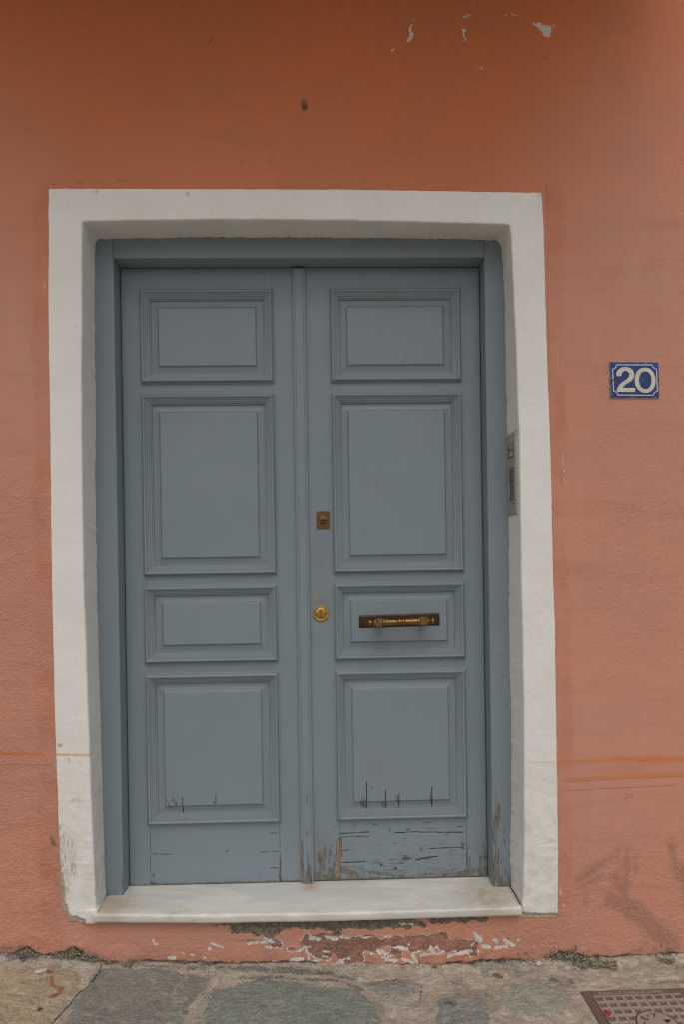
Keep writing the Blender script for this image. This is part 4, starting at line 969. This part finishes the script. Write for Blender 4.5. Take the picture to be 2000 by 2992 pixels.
def gheight(X, Y):
    st, tint = gattr(X, Y)
    near = sstep(-.9, -.5, Y)
    h = gbase(X, Y)+.006*fbm(X, Y, .25, 3, 611)+near*(.0065*fbm(X, Y, .05, 5, 613, .6)+.0030*np.abs(fbm(X, Y*1.6, .020, 3, 615))+.0018*fbm(X, Y*1.5, .009, 2, 616))
    h = h-near*.005*sstep(.75, .35, st+.25*fbm(X, Y, .02, 3, 618))
    h = h-.006*sstep(.0, .0022, caps(X, Y, CRG)+.0012*fbm(X, Y, .01, 3, 617))*near
    h = h+.010*sstep(-.035, .0, Y+.012*fbm(X, Y, .05, 3, 619))
    u, v = covlocal(X, Y); d = np.maximum(np.maximum(-u, u-CVS), np.maximum(-v, v-CVS))
    cz_ = gbase(CV0[0]+.15, CV0[1]-.15)
    h = np.where(d < .06, h*sstep(.0, .06, d)+(cz_-.001)*(1-sstep(.0, .06, d)), h); h = np.where(d < -.001, cz_-.03, h)
    # socket round the pipe stub
    p = atg(72, 2800); q = np.hypot(X-p[0], Y-p[1]); h = np.where(q < .013, h-.03*sstep(.014, .011, q), h)
    return h
gxs = lines((-1.12, 1.32, .0034)); gys = lines((-.47, .05, .0034))
gxs = lines([-60, -25, -12, -6], (-3.6, -1.2, .12), gxs, (1.4, 3.6, .12), [6, 12, 25, 60]); gys = lines([-80, -40, -20, -10, -6], (-3.4, -.55, .08), gys)
X, Y = np.meshgrid(gxs, gys, indexing='ij'); Zg = gheight(X, Y); st, tint = gattr(X, Y)
V = np.stack([X, Y, Zg], -1).reshape(-1, 3)
nf = fbm(X, Y, .012, 3, 621)
A = dict(stone=st, crackg=sstep(-.0006, .0008, caps(X, Y, CRG)+.0012*fbm(X, Y, .01, 3, 617)), red=sstep(-.001, .001, caps(X, Y, REDG)+.003*nf), dark=np.clip(caps(X, Y, DRK)*100-.3, -6, 3), moss=sstep(-.01, .004, caps(X, Y, MSS)+.008*nf))
A = {k: a.reshape(-1) for k, a in A.items()}; A['tint'] = tint.reshape(-1, 3)
ground = link('ground', mesh_np('ground', V, gridfaces(len(gxs), len(gys)), A), MG); tag(ground, kind='structure')

# ------------------------------------------------------------------ manhole cover
cvz = float(gbase(CV0[0]+.15, CV0[1]-.15))
cover = tag(empty('access_cover', (CV0[0], CV0[1], cvz), None), 'rusty square cast iron utility cover with Greek lettering set in the paving at the right', 'manhole cover')
cover.rotation_euler = (0, 0, CVT)
B = .0255; PT = (CVS-2*B)/9
u = lines((0, CVS, .0014)); U, W = np.meshgrid(u, u, indexing='ij')
ins = (U > B) & (U < CVS-B) & (W > B) & (W < CVS-B)
fu, fw_ = ((U-B)/PT) % 1, ((W-B)/PT) % 1
cell = np.minimum(np.minimum(fu, 1-fu), np.minimum(fw_, 1-fw_))
cellm = sstep(.15, .21, cell)*ins
RC = np.hypot(U-CVS/2, W-CVS/2); RD = .0535
disc = RC < RD
cellm = np.where(RC < RD+.0035, 0, cellm); ring = sstep(.0026, .0014, np.abs(RC-RD-.001))
bd = np.maximum(np.maximum(B-U, U-(CVS-B)), np.maximum(B-W, W-(CVS-B)))
groove = sstep(.0022, .0008, np.abs(bd))
edge = np.minimum(np.minimum(U, CVS-U), np.minimum(W, CVS-W))
Hc = .003-.0042*cellm-.002*ring-.002*groove-.002*(bd > 0)-.004*sstep(.0035, .0, edge)+.0004*fbm(U, W, .008, 3, 701)
tx0, tx1, ty0, ty1 = .050, .232, .0075, .0205
tab = (U > tx0) & (U < tx1) & (W > ty0) & (W < ty1)
Vc = np.stack([U, -W, Hc], -1).reshape(-1, 3)
ribv = np.where(bd > 0, .15, 1.0)*(1-cellm); ribv = np.where(tab, .95, ribv)
plate_ = mesh_np('pl', Vc, gridfaces(len(u), len(u), flip=True), dict(rib=ribv.reshape(-1), groove=np.maximum(np.maximum(ring, groove*.7), .5*sstep(.03, .0, np.abs(cell-.18))*ins*(RC > RD+.0045)).reshape(-1), border=((bd > 0) & ~tab).astype(float).reshape(-1)))
side = boxes_mesh('sd', [(.001, CVS-.001, -CVS+.001, -.001, -.03, -.0025)])
o = merge_mats('cast_plate', [(plate_, M_COVER), (side, M_COVER)], None); o.parent = cover
def text_mesh(body, size, loc, rot, extrude=.0004, bold=.0):
    c = bpy.data.curves.new('t', 'FONT'); c.body = body; c.size = size; c.extrude = extrude; c.align_x = 'CENTER'; c.align_y = 'CENTER'; c.offset = bold
    c.resolution_u = 3
    ob = bpy.data.objects.new('t', c); COL.objects.link(ob); bpy.context.view_layer.update()
    dg = bpy.context.evaluated_depsgraph_get(); me_ = bpy.data.meshes.new_from_object(ob.evaluated_get(dg)); bpy.data.objects.remove(ob); bpy.data.curves.remove(c)
    me_.materials.clear(); me_.transform(Matrix.Translation(loc) @ Matrix.Rotation(rot, 4, 'Z')); return me_
tm = text_mesh('ΧΥΤΗΡΙΑ ΚΑΖΗ ΤΗΛ 8101212', .0128, ((tx0+tx1)/2, -(ty0+ty1)/2, .0012), 0, .0003, .00012)
wds = max(v.co.x for v in tm.vertices)-min(v.co.x for v in tm.vertices)
cxm = (tx0+tx1)/2
for v in tm.vertices: v.co.x = cxm+(v.co.x-cxm)*(.172/wds)
o = merge_mats('maker_lettering', [(tm, M_IRON)], None); o.parent = cover
its = []
for ch, a in (('Ε', 137), ('Υ', 82), ('Δ', 18), ('Α', -47), ('Π', -120)):
    r_ = math.radians(a); its.append((text_mesh(ch, .0235, (CVS/2+.0325*math.cos(r_), -CVS/2+.0325*math.sin(r_), .0032), r_-math.pi/2, .0005, .0006), M_IRON))
for a in (110, -22, -85, 172):
    r_ = math.radians(a); its.append((transform_mesh(lathe_mesh('dt', [(.0001, .0007), (.0033, .0007), (.0036, -.001)], 14, 'z'), (CVS/2+.0345*math.cos(r_), -CVS/2+.0345*math.sin(r_), .0032)), M_IRON))
o = merge_mats('emblem_lettering', its, None); o.parent = cover

# ------------------------------------------------------------------ pipe stub, litter, moss, grit
def gz_at(x, y): return float(gheight(np.array([x]), np.array([y]))[0])
p = atg(72, 2800)
pipe = link('pipe_stub', lathe_mesh('pipe_stub', [(.0125, -.03), (.0142, -.02), (.0152, .0015), (.0150, .0040), (.0134, .0046), (.0118, .0030), (.0112, -.012), (.011, -.03)], 28, 'z', False, (1.12, .88)), M_PIPE)
pipe.location = (p[0], p[1], gbase(p[0], p[1])+.001); pipe.rotation_euler = (math.radians(6), math.radians(-4), .3)
tag(pipe, 'broken open end of a grey metal pipe at the foot of the wall, far left', 'pipe')
def petal(name, px, py, L, Wd, mat, label, cat, rz, curl=.4, lift=.004, group=None):
    q = atg(px, py); n, m = 14, 9; V_ = []
    for i in range(n):
        t = i/(n-1); wv = Wd/2*math.sin(math.pi*min(1, max(0, t*.96+.02)))**.8*(1-.25*t)
        for j in range(m):
            s_ = j/(m-1)*2-1; V_.append(((t-.5)*L, s_*wv, curl*(s_*s_)*Wd*.4+.15*L*math.sin(t*3)+.0006*math.sin(9*t+5*s_)))
    me_ = mesh_np(name, V_, gridfaces(n, m)); o_ = link(name, me_, mat)
    md = o_.modifiers.new('thickness', 'SOLIDIFY'); md.thickness = .0004
    inc = covlocal(np.array([q[0]]), np.array([q[1]])); on = 0 < inc[0][0] < CVS and 0 < inc[1][0] < CVS
    zz = cvz+.003 if on else gz_at(q[0], q[1])
    o_.location = (q[0], q[1], zz+lift); o_.rotation_euler = (.15, .1, rz); tag(o_, label, cat, group); return o_
petal('dry_leaf', 1457, 2849, .032, .012, M_LEAF, 'curled dry brown leaf lying on the paving below the right foot of the surround', 'leaf', -.5)
petal('olive_leaf', 1272, 2832, .018, .014, M_OLIVE, 'small olive green leaf lying against the wall base under the sill', 'leaf', .2)
petal('yellow_leaf', 1918, 2901, .022, .007, M_YELL, 'shrivelled orange-yellow leaf lying on the rusty cover beside its lettering', 'leaf', .1, lift=.002)
petal('red_petal', 1775, 2976, .022, .013, M_PETAL, 'bright red petal lying on the left edge of the rusty cover', 'petal', 1.9, .9, .006)
petal('magenta_petal', 117, 2957, .012, .008, M_PETALD, 'tiny dark magenta petal lying on the tan flagstone at lower left', 'petal', .8, .8)
def pebble(px, py, r, label, flat=.5, stretch=1.3):
    q = atg(px, py); bm = bmesh.new(); bmesh.ops.create_icosphere(bm, subdivisions=3, radius=r)
    for v in bm.verts:
        k = 1+.28*float(fbm(v.co.x+px, v.co.y+v.co.z, r*1.1, 3, 801)); v.co = Vector((v.co.x*k*stretch, v.co.y*k, v.co.z*k*flat))
    me_ = bpy.data.meshes.new('pebble'); bm.to_mesh(me_); bm.free(); me_.polygons.foreach_set('use_smooth', np.ones(len(me_.polygons), bool))
    o_ = link('stone_chip', me_, M_GRIT); o_.location = (q[0], q[1], gz_at(q[0], q[1])+r*flat*.3); o_.rotation_euler = (.1, .1, px)
    tag(o_, label, 'stone chip', 'pale stone chips on the paving'); return o_
pebble(120, 2843, .0095, 'pale flat plaster chip beside the red paint spot at the left', .3, 1.7)
pebble(241, 2862, .005, 'small white chip beside the diagonal crack in the left paving', .5, 1.5)
pebble(1055, 2861, .0045, 'tiny white chip on the sandy mortar below the peeling wall patch', .7)
pebble(1659, 2826, .0065, 'white chip close to the wall base just left of the right moss clump', .5, 1.2)
pebble(1576, 2822, .009, 'pale cream lump against the wall base under the right surround foot', .6, 1.1)
# grit: nobody could count it
rng = np.random.RandomState(11); Vg = []; Fg = []
ico = bmesh.new(); bmesh.ops.create_icosphere(ico, subdivisions=1, radius=1); iv = np.array([v.co[:] for v in ico.verts]); if_ = np.array([[v.index for v in f.verts] for f in ico.faces]); ico.free()
NG = 1500; gxp = rng.uniform(-1.05, 1.25, NG); gyp = -np.abs(rng.exponential(.10, NG))-.002; gyp = np.maximum(gyp, -.44)
lx = covlocal(gxp, gyp); okc = ~((lx[0] > -.002) & (lx[0] < CVS+.002) & (lx[1] > -.002) & (lx[1] < CVS+.002)); gxp, gyp = gxp[okc], gyp[okc]
gh = gheight(gxp, gyp)
for k in range(len(gxp)):
    r_ = .0006+.0026*rng.rand()**4; s_ = iv*(1+.3*rng.randn(len(iv), 1)*.5)*np.array([r_*rng.uniform(.8, 1.6), r_*rng.uniform(.7, 1.3), r_*.6])
    a = rng.uniform(0, 6.3); R2 = np.array([[math.cos(a), -math.sin(a), 0], [math.sin(a), math.cos(a), 0], [0, 0, 1]])
    Vg.append(s_ @ R2.T+np.array([gxp[k], gyp[k], gh[k]+r_*.2])); Fg.append(if_+k*len(iv))
grit = link('grit', mesh_np('grit', np.concatenate(Vg), np.concatenate(Fg)), M_GRIT)
tag(grit, 'loose pale sandy grit scattered over the paving along the wall', 'grit', kind='stuff')
# moss cushions where wall and paving meet
Vg = []; Fg = []; k = 0
for (cx_, sx_, n_) in ((-.70, .045, 150), (-.66, .015, 40), (-.87, .04, 55), (-.52, .012, 25), (.79, .035, 130), (.82, .015, 50), (.66, .02, 25), (1.10, .02, 25)):
    for _ in range(n_):
        x = rng.normal(cx_, sx_); t = abs(rng.normal(0, .012))
        z = gwall(np.array([x]))[0]+.008+t+.012*math.exp(-((x-cx_)/sx_)**2)*rng.rand(); y = -.004-rng.rand()*.010*math.exp(-t/.02)
        r_ = rng.uniform(.0010, .0030); s_ = iv*(1+.25*rng.randn(len(iv), 1))*r_
        Vg.append(s_+np.array([x, y, z])); Fg.append(if_+k*len(iv)); k += 1
moss = link('moss', mesh_np('moss', np.concatenate(Vg), np.concatenate(Fg)), M_MOSS)
tag(moss, 'dark green-grey moss and crumbled mortar along the foot of the wall', 'moss', kind='stuff')
